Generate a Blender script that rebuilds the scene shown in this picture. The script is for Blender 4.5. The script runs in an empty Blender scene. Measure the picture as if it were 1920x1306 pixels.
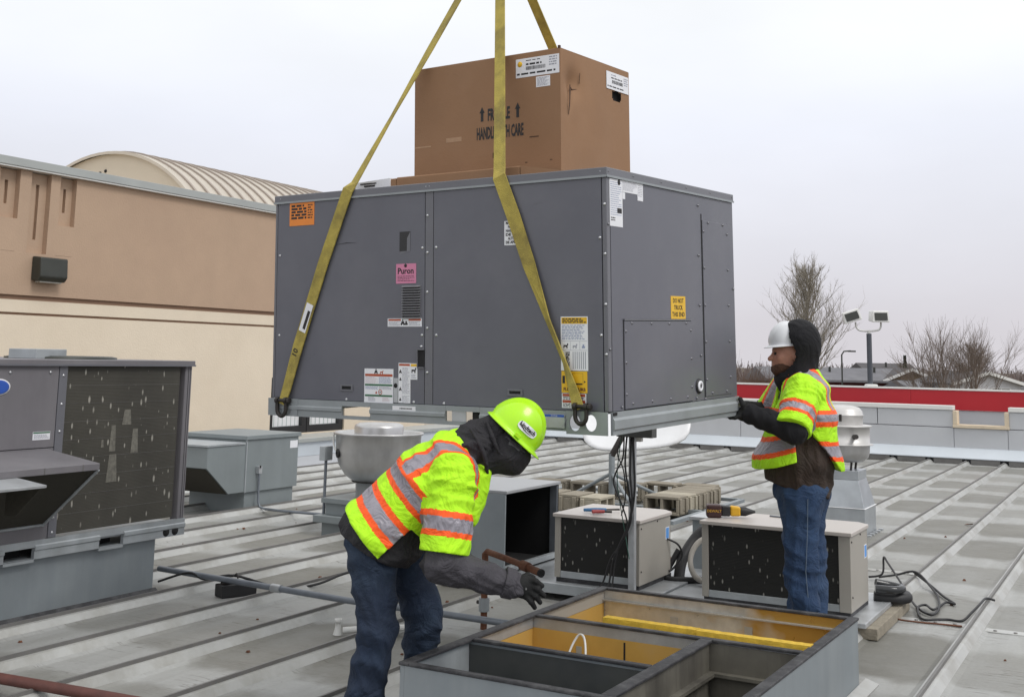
import bpy, bmesh, math, random
import numpy as np
from mathutils import Vector, Matrix, Euler

scene = bpy.context.scene
COL = scene.collection
R = math.radians

# ------------------------------------------------------------------ camera
CAM_YAW, CAM_PITCH, CAM_ROLL, CAM_H = 0.4994, 0.1496, -0.0194, 1.6646
cam_d = bpy.data.cameras.new('camera')
cam_d.sensor_width = 36.0
cam_d.lens = 2195.28 / 1920 * 36.0
cam_d.shift_y = -(653 - 340.06) / 1920.0
cam_d.clip_start = 0.05
cam_d.clip_end = 3000
cam = bpy.data.objects.new('camera', cam_d)
COL.objects.link(cam)
fw = Vector((-math.sin(CAM_YAW) * math.cos(CAM_PITCH), math.cos(CAM_YAW) * math.cos(CAM_PITCH), math.sin(CAM_PITCH)))
rt = Vector((math.cos(CAM_YAW), math.sin(CAM_YAW), 0))
dn = fw.cross(rt)
c_, s_ = math.cos(CAM_ROLL), math.sin(CAM_ROLL)
rt2 = rt * c_ + dn * s_
dn2 = dn * c_ - rt * s_
m3 = Matrix((rt2, -dn2, -fw)).transposed()
cam.matrix_world = Matrix.Translation((0, 0, CAM_H)) @ m3.to_4x4()
scene.camera = cam

# ------------------------------------------------------------------ overcast sky + soft sun
SUN_EL, SUN_AZ = R(50), R(100)      # azimuth clockwise from +Y
world = bpy.data.worlds.new('World')
scene.world = world
world.use_nodes = True
wn, wl = world.node_tree.nodes, world.node_tree.links
wn.clear()
w_out = wn.new('ShaderNodeOutputWorld')
w_bg = wn.new('ShaderNodeBackground')
w_bg.inputs['Strength'].default_value = 0.1
w_sky = wn.new('ShaderNodeTexSky')
w_sky.sky_type = 'NISHITA'
w_sky.sun_disc = False
w_sky.sun_elevation = SUN_EL
w_sky.sun_rotation = SUN_AZ
w_tc = wn.new('ShaderNodeTexCoord')
w_sep = wn.new('ShaderNodeSeparateXYZ')
w_ramp = wn.new('ShaderNodeValToRGB')     # cloud deck: greyer at the horizon, brighter overhead
e = w_ramp.color_ramp.elements
e[0].position = 0.0; e[0].color = (0.715, 0.69, 0.73, 1)
e[1].position = 1.0; e[1].color = (1.07, 1.07, 1.07, 1)
for pos, col in ((0.03, (0.725, 0.70, 0.745, 1)), (0.10, (0.785, 0.785, 0.845, 1)), (0.19, (0.875, 0.90, 0.985, 1)), (0.27, (0.985, 1.01, 1.05, 1)), (0.42, (1.06, 1.07, 1.07, 1))):
    q = e.new(pos); q.color = col
w_noise = wn.new('ShaderNodeTexNoise')
w_noise.inputs['Scale'].default_value = 2.2
w_noise.inputs['Detail'].default_value = 5
w_map = wn.new('ShaderNodeMapping')
w_map.inputs['Scale'].default_value = (1, 1, 2.6)
w_nr = wn.new('ShaderNodeMapRange')
w_nr.inputs['From Min'].default_value = 0.3; w_nr.inputs['From Max'].default_value = 0.7
w_nr.inputs['To Min'].default_value = 9.4; w_nr.inputs['To Max'].default_value = 10.7
w_mul = wn.new('ShaderNodeVectorMath'); w_mul.operation = 'SCALE'
w_mix = wn.new('ShaderNodeMix'); w_mix.data_type = 'RGBA'
w_mix.inputs['Factor'].default_value = 0.97
wl.new(w_tc.outputs['Generated'], w_sep.inputs[0])
wl.new(w_sep.outputs['Z'], w_ramp.inputs[0])
wl.new(w_tc.outputs['Generated'], w_map.inputs[0])
wl.new(w_map.outputs[0], w_noise.inputs['Vector'])
wl.new(w_noise.outputs['Fac'], w_nr.inputs['Value'])
wl.new(w_ramp.outputs['Color'], w_mul.inputs[0])
wl.new(w_nr.outputs[0], w_mul.inputs['Scale'])
wl.new(w_sky.outputs[0], w_mix.inputs['A'])
wl.new(w_mul.outputs[0], w_mix.inputs['B'])
wl.new(w_mix.outputs['Result'], w_bg.inputs['Color'])
wl.new(w_bg.outputs[0], w_out.inputs[0])

sun_d = bpy.data.lights.new('sun', 'SUN')
sun_d.energy = 1.4
sun_d.angle = R(22)
sun_d.color = (1.0, 0.97, 0.93)
sun = bpy.data.objects.new('sun', sun_d)
COL.objects.link(sun)
sdir = Vector((math.sin(SUN_AZ) * math.cos(SUN_EL), math.cos(SUN_AZ) * math.cos(SUN_EL), math.sin(SUN_EL)))
sun.rotation_euler = sdir.to_track_quat('Z', 'Y').to_euler()
sun.location = (6, -4, 20)

scene.view_settings.view_transform = 'Standard'
scene.view_settings.look = 'None'
scene.view_settings.exposure = 0.0
scene.view_settings.gamma = 1.0

rng = random.Random(7)

# ------------------------------------------------------------------ helpers
def lin(h):
    h = h.lstrip('#')
    o = []
    for i in (0, 2, 4):
        c = int(h[i:i + 2], 16) / 255
        o.append(c / 12.92 if c <= 0.04045 else ((c + 0.055) / 1.055) ** 2.4)
    return tuple(o)

def mat(name, col, rough=0.6, metal=0.0, var=0.12, scale=6.0, bump=0.0, bscale=60.0, dirt=None, dirt_amt=0.0, dscale=2.5, streak=False, spec=0.5, coat=0.0):
    """procedural material: base colour broken up by noise, optional dirt blotches / streaks and fine bump"""
    if isinstance(col, str): col = lin(col)
    m = bpy.data.materials.new(name); m.use_nodes = True
    n, l = m.node_tree.nodes, m.node_tree.links
    b = n['Principled BSDF']
    b.inputs['Roughness'].default_value = rough
    b.inputs['Metallic'].default_value = metal
    b.inputs['Specular IOR Level'].default_value = spec
    b.inputs['Coat Weight'].default_value = coat
    tc = n.new('ShaderNodeTexCoord')
    nz = n.new('ShaderNodeTexNoise'); nz.inputs['Scale'].default_value = scale; nz.inputs['Detail'].default_value = 6
    nz.inputs['Roughness'].default_value = 0.6
    l.new(tc.outputs['Object'], nz.inputs['Vector'])
    mr = n.new('ShaderNodeMapRange'); mr.inputs['From Min'].default_value = 0.25; mr.inputs['From Max'].default_value = 0.75
    mr.inputs['To Min'].default_value = 1 - var; mr.inputs['To Max'].default_value = 1 + var
    l.new(nz.outputs['Fac'], mr.inputs['Value'])
    vm = n.new('ShaderNodeVectorMath'); vm.operation = 'SCALE'
    vm.inputs[0].default_value = col
    l.new(mr.outputs[0], vm.inputs['Scale'])
    outc = vm.outputs[0]
    if dirt is not None:
        if isinstance(dirt, str): dirt = lin(dirt)
        mp = n.new('ShaderNodeMapping')
        mp.inputs['Scale'].default_value = (1, 1, 0.12) if streak else (1, 1, 1)
        l.new(tc.outputs['Object'], mp.inputs[0])
        dz = n.new('ShaderNodeTexNoise'); dz.inputs['Scale'].default_value = dscale; dz.inputs['Detail'].default_value = 8
        dz.inputs['Roughness'].default_value = 0.65
        l.new(mp.outputs[0], dz.inputs['Vector'])
        dr = n.new('ShaderNodeMapRange'); dr.inputs['From Min'].default_value = 0.45; dr.inputs['From Max'].default_value = 0.72
        dr.inputs['To Max'].default_value = dirt_amt
        l.new(dz.outputs['Fac'], dr.inputs['Value'])
        mx = n.new('ShaderNodeMix'); mx.data_type = 'RGBA'
        l.new(dr.outputs[0], mx.inputs['Factor']); l.new(outc, mx.inputs['A'])
        mx.inputs['B'].default_value = (*dirt, 1)
        outc = mx.outputs['Result']
    l.new(outc, b.inputs['Base Color'])
    rr = n.new('ShaderNodeMapRange'); rr.inputs['To Min'].default_value = max(0, rough - 0.1); rr.inputs['To Max'].default_value = min(1, rough + 0.1)
    l.new(nz.outputs['Fac'], rr.inputs['Value']); l.new(rr.outputs[0], b.inputs['Roughness'])
    if bump > 0:
        bz = n.new('ShaderNodeTexNoise'); bz.inputs['Scale'].default_value = bscale; bz.inputs['Detail'].default_value = 4
        l.new(tc.outputs['Object'], bz.inputs['Vector'])
        bp = n.new('ShaderNodeBump'); bp.inputs['Strength'].default_value = bump; bp.inputs['Distance'].default_value = 0.01
        l.new(bz.outputs['Fac'], bp.inputs['Height']); l.new(bp.outputs[0], b.inputs['Normal'])
    return m

def tag(o, label=None, cat=None, group=None, kind=None):
    if label: o['label'] = label
    if cat: o['category'] = cat
    if group: o['group'] = group
    if kind: o['kind'] = kind
    return o

def thing(name, label, cat, loc=(0, 0, 0), rot=(0, 0, 0), group=None):
    o = bpy.data.objects.new(name, None)
    o.empty_display_size = 0.2
    COL.objects.link(o)
    o.location = loc; o.rotation_euler = rot
    return tag(o, label, cat, group)

class MB:
    def __init__(s): s.v = []; s.f = []; s.mi = []; s.sm = []
    def _add(s, vs, fs, mi=0, smooth=False):
        b = len(s.v); s.v += [tuple(p) for p in vs]
        for f in fs: s.f.append(tuple(b + i for i in f)); s.mi.append(mi); s.sm.append(smooth)
    def box(s, x0, y0, z0, x1, y1, z1, mi=0):
        if x0 > x1: x0, x1 = x1, x0
        if y0 > y1: y0, y1 = y1, y0
        if z0 > z1: z0, z1 = z1, z0
        s._add([(x0, y0, z0), (x1, y0, z0), (x1, y1, z0), (x0, y1, z0), (x0, y0, z1), (x1, y0, z1), (x1, y1, z1), (x0, y1, z1)],
               [(0, 3, 2, 1), (4, 5, 6, 7), (0, 1, 5, 4), (1, 2, 6, 5), (2, 3, 7, 6), (3, 0, 4, 7)], mi)
        return s
    def hexa(s, p, mi=0):       # 8 corners: bottom 4 ccw, top 4 ccw
        s._add(p, [(0, 3, 2, 1), (4, 5, 6, 7), (0, 1, 5, 4), (1, 2, 6, 5), (2, 3, 7, 6), (3, 0, 4, 7)], mi); return s
    def prism(s, poly, a, b, mi=0):   # poly: 3d points; extruded by vector from offset a to b
        a, b = Vector(a), Vector(b); n = len(poly); P = [Vector(p) for p in poly]
        s._add([p + a for p in P] + [p + b for p in P], [tuple(range(n))[::-1], tuple(range(n, 2 * n))] + [(i, (i + 1) % n, n + (i + 1) % n, n + i) for i in range(n)], mi); return s
    def quad(s, a, b, c, d, mi=0): s._add([a, b, c, d], [(0, 1, 2, 3)], mi); return s
    def tube(s, pts, r, n=8, mi=0, caps=True, smooth=True):
        P = [Vector(p) for p in pts]; k = len(P)
        rs = r if isinstance(r, (list, tuple)) else [r] * k
        t0 = (P[1] - P[0]).normalized()
        up = Vector((0, 0, 1)) if abs(t0.z) < 0.9 else Vector((1, 0, 0))
        u = t0.cross(up).normalized(); vs = []
        for i in range(k):
            t = (P[min(i + 1, k - 1)] - P[max(i - 1, 0)]).normalized()
            u = (u - t * u.dot(t)).normalized(); w = t.cross(u)
            for j in range(n):
                a = 2 * math.pi * j / n
                vs.append(P[i] + (u * math.cos(a) + w * math.sin(a)) * rs[i])
        fs = [(i * n + j, i * n + (j + 1) % n, (i + 1) * n + (j + 1) % n, (i + 1) * n + j) for i in range(k - 1) for j in range(n)]
        s._add(vs, fs, mi, smooth)
        if caps: s._add(vs[:n], [tuple(range(n))[::-1]], mi); s._add(vs[-n:], [tuple(range(n))], mi)
        return s
    def lathe(s, prof, n=32, c=(0, 0, 0), mi=0, smooth=True):   # prof: (r,z) from bottom/outside
        vs = []
        for r_, z in prof:
            for j in range(n):
                a = 2 * math.pi * j / n
                vs.append((c[0] + r_ * math.cos(a), c[1] + r_ * math.sin(a), c[2] + z))
        fs = [(i * n + j, i * n + (j + 1) % n, (i + 1) * n + (j + 1) % n, (i + 1) * n + j) for i in range(len(prof) - 1) for j in range(n)]
        s._add(vs, fs, mi, smooth); return s
    def ribbon(s, pts, width, dirs, th=0.005, mi=0):
        P = [Vector(p) for p in pts]; k = len(P)
        W = width if isinstance(width, (list, tuple)) else [width] * k
        vs = []
        for i in range(k):
            t = (P[min(i + 1, k - 1)] - P[max(i - 1, 0)]).normalized()
            d = Vector(dirs[i]) if isinstance(dirs[0], (tuple, list, Vector)) else Vector(dirs)
            d = (d - t * d.dot(t)).normalized(); nn = t.cross(d) * th / 2
            d = d * W[i] / 2
            vs += [P[i] - d - nn, P[i] + d - nn, P[i] + d + nn, P[i] - d + nn]
        fs = [(i * 4 + j, i * 4 + (j + 1) % 4, i * 4 + 4 + (j + 1) % 4, i * 4 + 4 + j) for i in range(k - 1) for j in range(4)]
        fs += [(3, 2, 1, 0), (4 * k - 4, 4 * k - 3, 4 * k - 2, 4 * k - 1)]
        s._add(vs, fs, mi); return s
    def mesh(s, name):
        me = bpy.data.meshes.new(name); me.from_pydata(s.v, [], s.f)
        me.polygons.foreach_set('material_index', s.mi); me.polygons.foreach_set('use_smooth', s.sm)
        me.update(); return me
    def build(s, name, mats, parent=None, bevel=0.0, loc=None, rot=None, seg=2):
        me = s.mesh(name)
        for m in (mats if isinstance(mats, (list, tuple)) else [mats]): me.materials.append(m)
        return put(name, me, parent, bevel, loc, rot, seg)

def put(name, me, parent=None, bevel=0.0, loc=None, rot=None, seg=2):
    o = bpy.data.objects.new(name, me); COL.objects.link(o)
    if parent: o.parent = parent
    if loc is not None: o.location = loc
    if rot is not None: o.rotation_euler = rot
    if bevel > 0:
        b = o.modifiers.new('bevel', 'BEVEL'); b.width = bevel; b.segments = seg; b.limit_method = 'ANGLE'; b.angle_limit = R(40)
    return o

def Bx(name, m, parent, x0, y0, z0, x1, y1, z1, bevel=0.0, **k):
    return MB().box(x0, y0, z0, x1, y1, z1).build(name, m, parent, bevel, **k)

def copy_tree(o, parent=None):
    c = o.copy(); COL.objects.link(c); c.parent = parent
    for ch in list(o.children):
        copy_tree(ch, c)
    return c

def smooth_path(pts, k=6):      # Catmull-Rom
    P = [Vector(p) for p in pts]; P = [P[0]] + P + [P[-1]]; out = []
    for i in range(1, len(P) - 2):
        for j in range(k):
            t = j / k; a, b, c, d = P[i - 1], P[i], P[i + 1], P[i + 2]
            out.append(0.5 * ((2 * b) + (c - a) * t + (2 * a - 5 * b + 4 * c - d) * t * t + (3 * b - a - 3 * c + d) * t ** 3))
    out.append(P[-2]); return out

_tcache = {}
def text_mesh(body, size, bold=0.0, width=1.0):
    cu = bpy.data.curves.new('lettering', 'FONT'); cu.body = body; cu.size = size; cu.align_x = 'CENTER'; cu.align_y = 'CENTER'
    cu.offset = bold; cu.space_line = 1.0; cu.resolution_u = 2
    o = bpy.data.objects.new('lettering', cu); COL.objects.link(o)
    bpy.context.view_layer.update()
    me = bpy.data.meshes.new_from_object(o.evaluated_get(bpy.context.evaluated_depsgraph_get()))
    bpy.data.objects.remove(o)
    if width != 1.0: me.transform(Matrix.Diagonal((width, 1, 1, 1)))
    return me

def lettering(parent, body, size, m, loc, rot, bold=0.0, width=1.0, name='lettering', fit=None):
    me = text_mesh(body, size, bold, width)
    if fit:
        xs = [v.co.x for v in me.vertices]
        if xs: me.transform(Matrix.Diagonal((fit / (max(xs) - min(xs)), 1, 1, 1)))
    me.materials.append(m)
    return put(name, me, parent, 0, loc, rot)

ROT = {'F': (R(90), 0, 0), 'R': (R(90), 0, R(90)), 'T': (0, 0, 0)}
def P3(face, u, v, off, base=0.0):       # face frame -> local 3d
    return {'F': (u, base - off, v), 'R': (base + off, u, v)}[face]
def fquad(mb, face, u0, v0, u1, v1, off, base=0.0, mi=0):
    p = [P3(face, u0, v0, off, base), P3(face, u1, v0, off, base), P3(face, u1, v1, off, base), P3(face, u0, v1, off, base)]
    mb.quad(*p, mi=mi)
def slab(mb, face, u0, v0, u1, v1, o0, o1, base=0.0, mi=0):
    a, b = P3(face, u0, v0, o0, base), P3(face, u1, v1, o1, base)
    mb.box(a[0], a[1], a[2], b[0], b[1], b[2], mi)
def sticker(parent, face, u0, v0, u1, v1, m, off=0.0, base=0.0, name='label'):
    mb = MB(); slab(mb, face, u0, v0, u1, v1, off + 0.0002, off + 0.0016, base)
    return mb.build(name, m, parent)
def fineprint(parent, face, u0, v0, u1, v1, rows, m, off=0.0016, base=0.0, seed=1, name='print', words=9, fillh=0.5):
    rg = random.Random(seed); mb = MB(); h = (v1 - v0) / rows; W = u1 - u0
    for i in range(rows):
        y = v1 - (i + 0.5) * h; x = u0; end = u1 - (rg.random() * 0.3 * W if rg.random() < 0.5 else 0)
        while x < end - W * 0.02:
            w = W / words * (0.4 + rg.random()); xe = min(x + w, end)
            fquad(mb, face, x, y - h * fillh / 2, xe, y + h * fillh / 2, off + 0.0004, base)
            x = xe + W / words * 0.22
    return mb.build(name, m, parent)
def bars(parent, face, u0, v0, u1, v1, m, off=0.0016, base=0.0, n=28, seed=2, name='barcode'):
    rg = random.Random(seed); mb = MB(); x = u0; w = (u1 - u0) / n
    while x < u1:
        a = w * rg.choice((0.4, 0.6, 1.1)); fquad(mb, face, x, v0, min(x + a, u1), v1, off + 0.0004, base); x += a + w * rg.choice((0.4, 0.6))
    return mb.build(name, m, parent)
def screws(parent, face, pts, m, base=0.0, r=0.0075, off=0.0):
    proto = None
    for u, v in pts:
        if proto is None:
            mb = MB(); mb.lathe([(r * 1.25, 0), (r * 1.2, 0.0015), (r * .85, 0.002), (r * .8, 0.005), (r * 0.5, 0.006), (0.0005, 0.006)], 8)
            proto = mb.mesh('screw'); proto.materials.append(m)
        o = put('screw', proto, parent, 0, P3(face, u, v, off, base), ROT[face])
# ------------------------------------------------------------------ materials
M = {}
M['galv'] = mat('galvanised steel', (0.50, 0.52, 0.54), 0.42, 0.55, 0.16, 9, 0.05, 30, dirt=(0.25, 0.25, 0.24), dirt_amt=0.35, dscale=3, streak=True)
M['galv_dull'] = mat('weathered galvanised steel', (0.40, 0.43, 0.45), 0.5, 0.35, 0.14, 7, 0.05, 40, dirt=(0.22, 0.23, 0.23), dirt_amt=0.5, dscale=2.2, streak=True)
M['curb_gray'] = mat('painted curb steel', (0.245, 0.275, 0.295), 0.5, 0.2, 0.10, 4, 0.03, 60, dirt=(0.42, 0.44, 0.45), dirt_amt=0.3, dscale=3, streak=True)
M['unit_gray'] = mat('grey cabinet paint', (0.124, 0.127, 0.152), 0.36, 0.0, 0.07, 3, 0.10, 2.2, dirt=(0.19, 0.19, 0.21), dirt_amt=0.35, dscale=1.7)
M['unit_trim'] = mat('grey cabinet trim paint', (0.150, 0.152, 0.172), 0.34, 0.0, 0.06, 5, 0.03, 200)
M['rail'] = mat('galvanised base rail', (0.30, 0.325, 0.34), 0.45, 0.2, 0.10, 7, 0.03, 30)
M['old_gray'] = mat('faded mauve grey paint', (0.165, 0.158, 0.172), 0.5, 0.0, 0.10, 3, 0.05, 120, dirt=(0.27, 0.26, 0.27), dirt_amt=0.35, dscale=2.0, streak=True)
M['screw'] = mat('zinc screw', (0.55, 0.56, 0.58), 0.3, 0.8, 0.1)
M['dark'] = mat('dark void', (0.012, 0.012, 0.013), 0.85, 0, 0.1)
M['black'] = mat('black rubber', (0.018, 0.018, 0.02), 0.55, 0, 0.2, 20, 0.1, 80)
M['tar'] = mat('tarry gasket', (0.028, 0.028, 0.032), 0.6, 0, 0.35, 30, 0.3, 60, dirt=(0.13, 0.13, 0.135), dirt_amt=0.6, dscale=11)
M['white'] = mat('white paper', (0.78, 0.79, 0.83), 0.45, 0, 0.03)
M['white_metal'] = mat('white painted metal', (0.80, 0.81, 0.83), 0.35, 0, 0.05, 3, dirt=(0.6, 0.59, 0.57), dirt_amt=0.3)
M['ink'] = mat('black ink', (0.02, 0.018, 0.02), 0.6, 0, 0.05)
M['greyink'] = mat('grey print', (0.33, 0.34, 0.40), 0.6, 0, 0.05)
M['blueink'] = mat('blue print', (0.26, 0.31, 0.46), 0.6, 0, 0.05)
M['palepink'] = mat('pale pink print', (0.62, 0.52, 0.55), 0.6, 0, 0.05)
M['orange_lbl'] = mat('orange label', (0.80, 0.25, 0.035), 0.45, 0, 0.06)
M['pink_lbl'] = mat('pink label', (0.62, 0.22, 0.36), 0.45, 0, 0.06)
M['yellow_lbl'] = mat('yellow label', (0.78, 0.47, 0.02), 0.42, 0, 0.06)
M['red_lbl'] = mat('rust red print', (0.42, 0.08, 0.03), 0.5, 0, 0.06)
M['green_lbl'] = mat('green print', (0.04, 0.14, 0.07), 0.5, 0, 0.06)
M['blue_lbl'] = mat('blue label', (0.03, 0.10, 0.45), 0.45, 0, 0.06)
M['ltblue'] = mat('light blue label', (0.10, 0.32, 0.75), 0.45, 0, 0.06)
M['card'] = mat('brown cardboard', (0.285, 0.160, 0.086), 0.8, 0, 0.08, 2.2, 0.06, 90, dirt=(0.35, 0.21, 0.125), dirt_amt=0.5, dscale=1.5)
M['card_edge'] = mat('torn cardboard edge', (0.075, 0.038, 0.022), 0.85, 0, 0.15, 20)
M['card_scuff'] = mat('scuffed cardboard', (0.42, 0.27, 0.17), 0.85, 0, 0.15, 30)
M['stucco_t'] = mat('terracotta stucco', (0.455, 0.325, 0.232), 0.85, 0, 0.07, 1.1, 0.35, 35, dirt=(0.40, 0.275, 0.20), dirt_amt=0.4, dscale=0.5)
M['stucco_c'] = mat('cream stucco', (0.74, 0.645, 0.515), 0.85, 0, 0.05, 1.1, 0.35, 35, dirt=(0.64, 0.54, 0.41), dirt_amt=0.4, dscale=0.5)
M['stucco_g'] = mat('recessed brown joint', (0.30, 0.19, 0.13), 0.9, 0, 0.06, 2)
M['coping'] = mat('grey metal coping', (0.40, 0.42, 0.41), 0.4, 0.25, 0.08, 1.5)
M['rib_roof'] = mat('cream ribbed roofing', (0.53, 0.485, 0.42), 0.5, 0.1, 0.06, 0.8)
M['rib_dark'] = mat('brown roof rib', (0.36, 0.31, 0.27), 0.55, 0.1, 0.06, 0.8)
M['barrel_end'] = mat('cream gable stucco', (0.56, 0.505, 0.42), 0.85, 0, 0.05, 0.8, 0.2, 30)
M['seam'] = mat('pale roof rib metal', (0.46, 0.465, 0.455), 0.42, 0.2, 0.14, 1.6, 0.05, 20, dirt=(0.24, 0.225, 0.19), dirt_amt=0.75, dscale=2.2)
M['seam_cap'] = mat('dark seam cap', (0.17, 0.165, 0.16), 0.5, 0.2, 0.2, 5)
M['alum'] = mat('spun aluminium', (0.55, 0.55, 0.555), 0.36, 0.75, 0.12, 5, 0.03, 20, dirt=(0.33, 0.32, 0.31), dirt_amt=0.5, dscale=3, streak=True)
M['board'] = mat('grey wall board', (0.53, 0.545, 0.57), 0.6, 0.05, 0.06, 1.5)
M['cap_white'] = mat('white cap flashing', (0.74, 0.74, 0.72), 0.45, 0.0, 0.05, 1.0)
M['flash'] = mat('pale blue base flashing', (0.60, 0.65, 0.70), 0.4, 0.2, 0.08, 1.0)
M['red'] = mat('red facade panel', (0.47, 0.014, 0.024), 0.4, 0, 0.06, 0.7)
M['wood'] = mat('raw pine', (0.66, 0.56, 0.42), 0.7, 0, 0.12, 8)
M['cond'] = mat('beige condenser paint', (0.36, 0.34, 0.305), 0.48, 0, 0.06, 3, dirt=(0.33, 0.30, 0.27), dirt_amt=0.3)
M['cond_top'] = mat('pale pinkish condenser lid', (0.50, 0.46, 0.43), 0.4, 0, 0.06, 3)
M['concrete'] = mat('weathered concrete block', (0.27, 0.24, 0.19), 0.92, 0, 0.22, 12, 0.6, 70, dirt=(0.25, 0.22, 0.17), dirt_amt=0.6, dscale=6)
M['concrete2'] = mat('pale concrete block', (0.40, 0.365, 0.29), 0.92, 0, 0.2, 12, 0.6, 70, dirt=(0.32, 0.28, 0.21), dirt_amt=0.5, dscale=6)
M['rust'] = mat('rusty iron', (0.135, 0.052, 0.027), 0.8, 0.15, 0.4, 25, 0.5, 60, dirt=(0.24, 0.12, 0.07), dirt_amt=0.5, dscale=12)
M['redpipe'] = mat('red-brown painted pipe', (0.105, 0.038, 0.030), 0.6, 0.05, 0.25, 14, 0.15, 60)
M['conduit'] = mat('dull blue grey conduit', (0.19, 0.21, 0.24), 0.5, 0.35, 0.15, 10)
M['blue_gray'] = mat('blue grey sheet steel', (0.235, 0.265, 0.275), 0.5, 0.15, 0.08, 3, 0.03, 50, dirt=(0.17, 0.19, 0.195), dirt_amt=0.4, dscale=2, streak=True)
M['sling'] = mat('dirty yellow webbing', (0.43, 0.345, 0.075), 0.8, 0, 0.22, 16, 0.5, 180, dirt=(0.16, 0.125, 0.045), dirt_amt=0.9, dscale=5)
M['iron'] = mat('dark forged steel', (0.045, 0.04, 0.038), 0.55, 0.5, 0.3, 20)
M['foam'] = mat('yellow glass wool', (0.66, 0.44, 0.05), 0.95, 0, 0.22, 30, 0.35, 160)
M['kraft'] = mat('amber stained liner', (0.56, 0.345, 0.085), 0.55, 0.1, 0.12, 4, 0.05, 30, dirt=(0.30, 0.26, 0.20), dirt_amt=0.5, dscale=2.0)
M['bare'] = mat('bare galvanised liner', (0.42, 0.41, 0.38), 0.4, 0.45, 0.2, 8, 0.05, 20, dirt=(0.30, 0.22, 0.11), dirt_amt=0.8, dscale=2.2)
M['pvc'] = mat('white plastic', (0.70, 0.70, 0.68), 0.4, 0, 0.06)
M['lens'] = mat('lamp lens', (0.45, 0.45, 0.42), 0.25, 0, 0.1, 20)
M['lamp_body'] = mat('dark bronze lamp body', (0.045, 0.048, 0.042), 0.45, 0.2, 0.15)
M['glass'] = mat('pale window glass', (0.50, 0.56, 0.55), 0.12, 0.0, 0.05)
M['frame'] = mat('dark window frame', (0.03, 0.03, 0.032), 0.4, 0.2, 0.1)

def coil_mat(name, base, fleck, fscale, thr):
    """finned coil: vertical fin lines, darker patches and bent-fin flecks"""
    m = mat(name, base, 0.6, 0.25, 0.25, 2.5)
    n, l = m.node_tree.nodes, m.node_tree.links
    b = n['Principled BSDF']; tc = n['Texture Coordinate']
    prev = b.inputs['Base Color'].links[0].from_socket
    mp = n.new('ShaderNodeMapping'); mp.inputs['Scale'].default_value = (1, 1, 0.38)
    l.new(tc.outputs['Object'], mp.inputs[0])
    vo = n.new('ShaderNodeTexVoronoi'); vo.inputs['Scale'].default_value = fscale; vo.inputs['Randomness'].default_value = 1
    l.new(mp.outputs[0], vo.inputs['Vector'])
    lt = n.new('ShaderNodeMapRange'); lt.inputs['From Min'].default_value = thr; lt.inputs['From Max'].default_value = thr * 0.55
    rs = n.new('ShaderNodeSeparateColor'); l.new(vo.outputs['Color'], rs.inputs[0])
    dvr = n.new('ShaderNodeMath'); dvr.operation = 'DIVIDE'; rsz = n.new('ShaderNodeMapRange'); rsz.inputs['To Min'].default_value = 0.25; rsz.inputs['To Max'].default_value = 1.25; l.new(rs.outputs[1], rsz.inputs['Value'])
    l.new(vo.outputs['Distance'], dvr.inputs[0]); l.new(rsz.outputs[0], dvr.inputs[1]); l.new(dvr.outputs[0], lt.inputs['Value'])
    g = n.new('ShaderNodeMath'); g.operation = 'GREATER_THAN'; g.inputs[1].default_value = 0.06; l.new(rs.outputs[0], g.inputs[0])
    mu = n.new('ShaderNodeMath'); mu.operation = 'MULTIPLY'; l.new(lt.outputs[0], mu.inputs[0]); l.new(g.outputs[0], mu.inputs[1])
    mx = n.new('ShaderNodeMix'); mx.data_type = 'RGBA'; l.new(mu.outputs[0], mx.inputs['Factor']); l.new(prev, mx.inputs['A'])
    mx.inputs['B'].default_value = (*fleck, 1); l.new(mx.outputs['Result'], b.inputs['Base Color'])
    wv = n.new('ShaderNodeTexWave'); wv.wave_type = 'BANDS'; wv.bands_direction = 'Z'; wv.inputs['Scale'].default_value = 34; wv.inputs['Distortion'].default_value = 0.8
    l.new(tc.outputs['Object'], wv.inputs['Vector'])
    bp = n.new('ShaderNodeBump'); bp.inputs['Strength'].default_value = 0.12; bp.inputs['Distance'].default_value = 0.01
    l.new(wv.outputs['Fac'], bp.inputs['Height']); l.new(bp.outputs[0], b.inputs['Normal'])
    return m
M['coil_old'] = coil_mat('old condenser coil', (0.068, 0.064, 0.053), (0.38, 0.365, 0.32), 26, 0.24)
M['coil_black'] = coil_mat('black condenser coil', (0.014, 0.014, 0.013), (0.30, 0.29, 0.265), 30, 0.33)
M['filter'] = mat('dirty filter mesh', (0.040, 0.036, 0.026), 0.85, 0.1, 0.3, 60, 0.6, 220)

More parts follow.
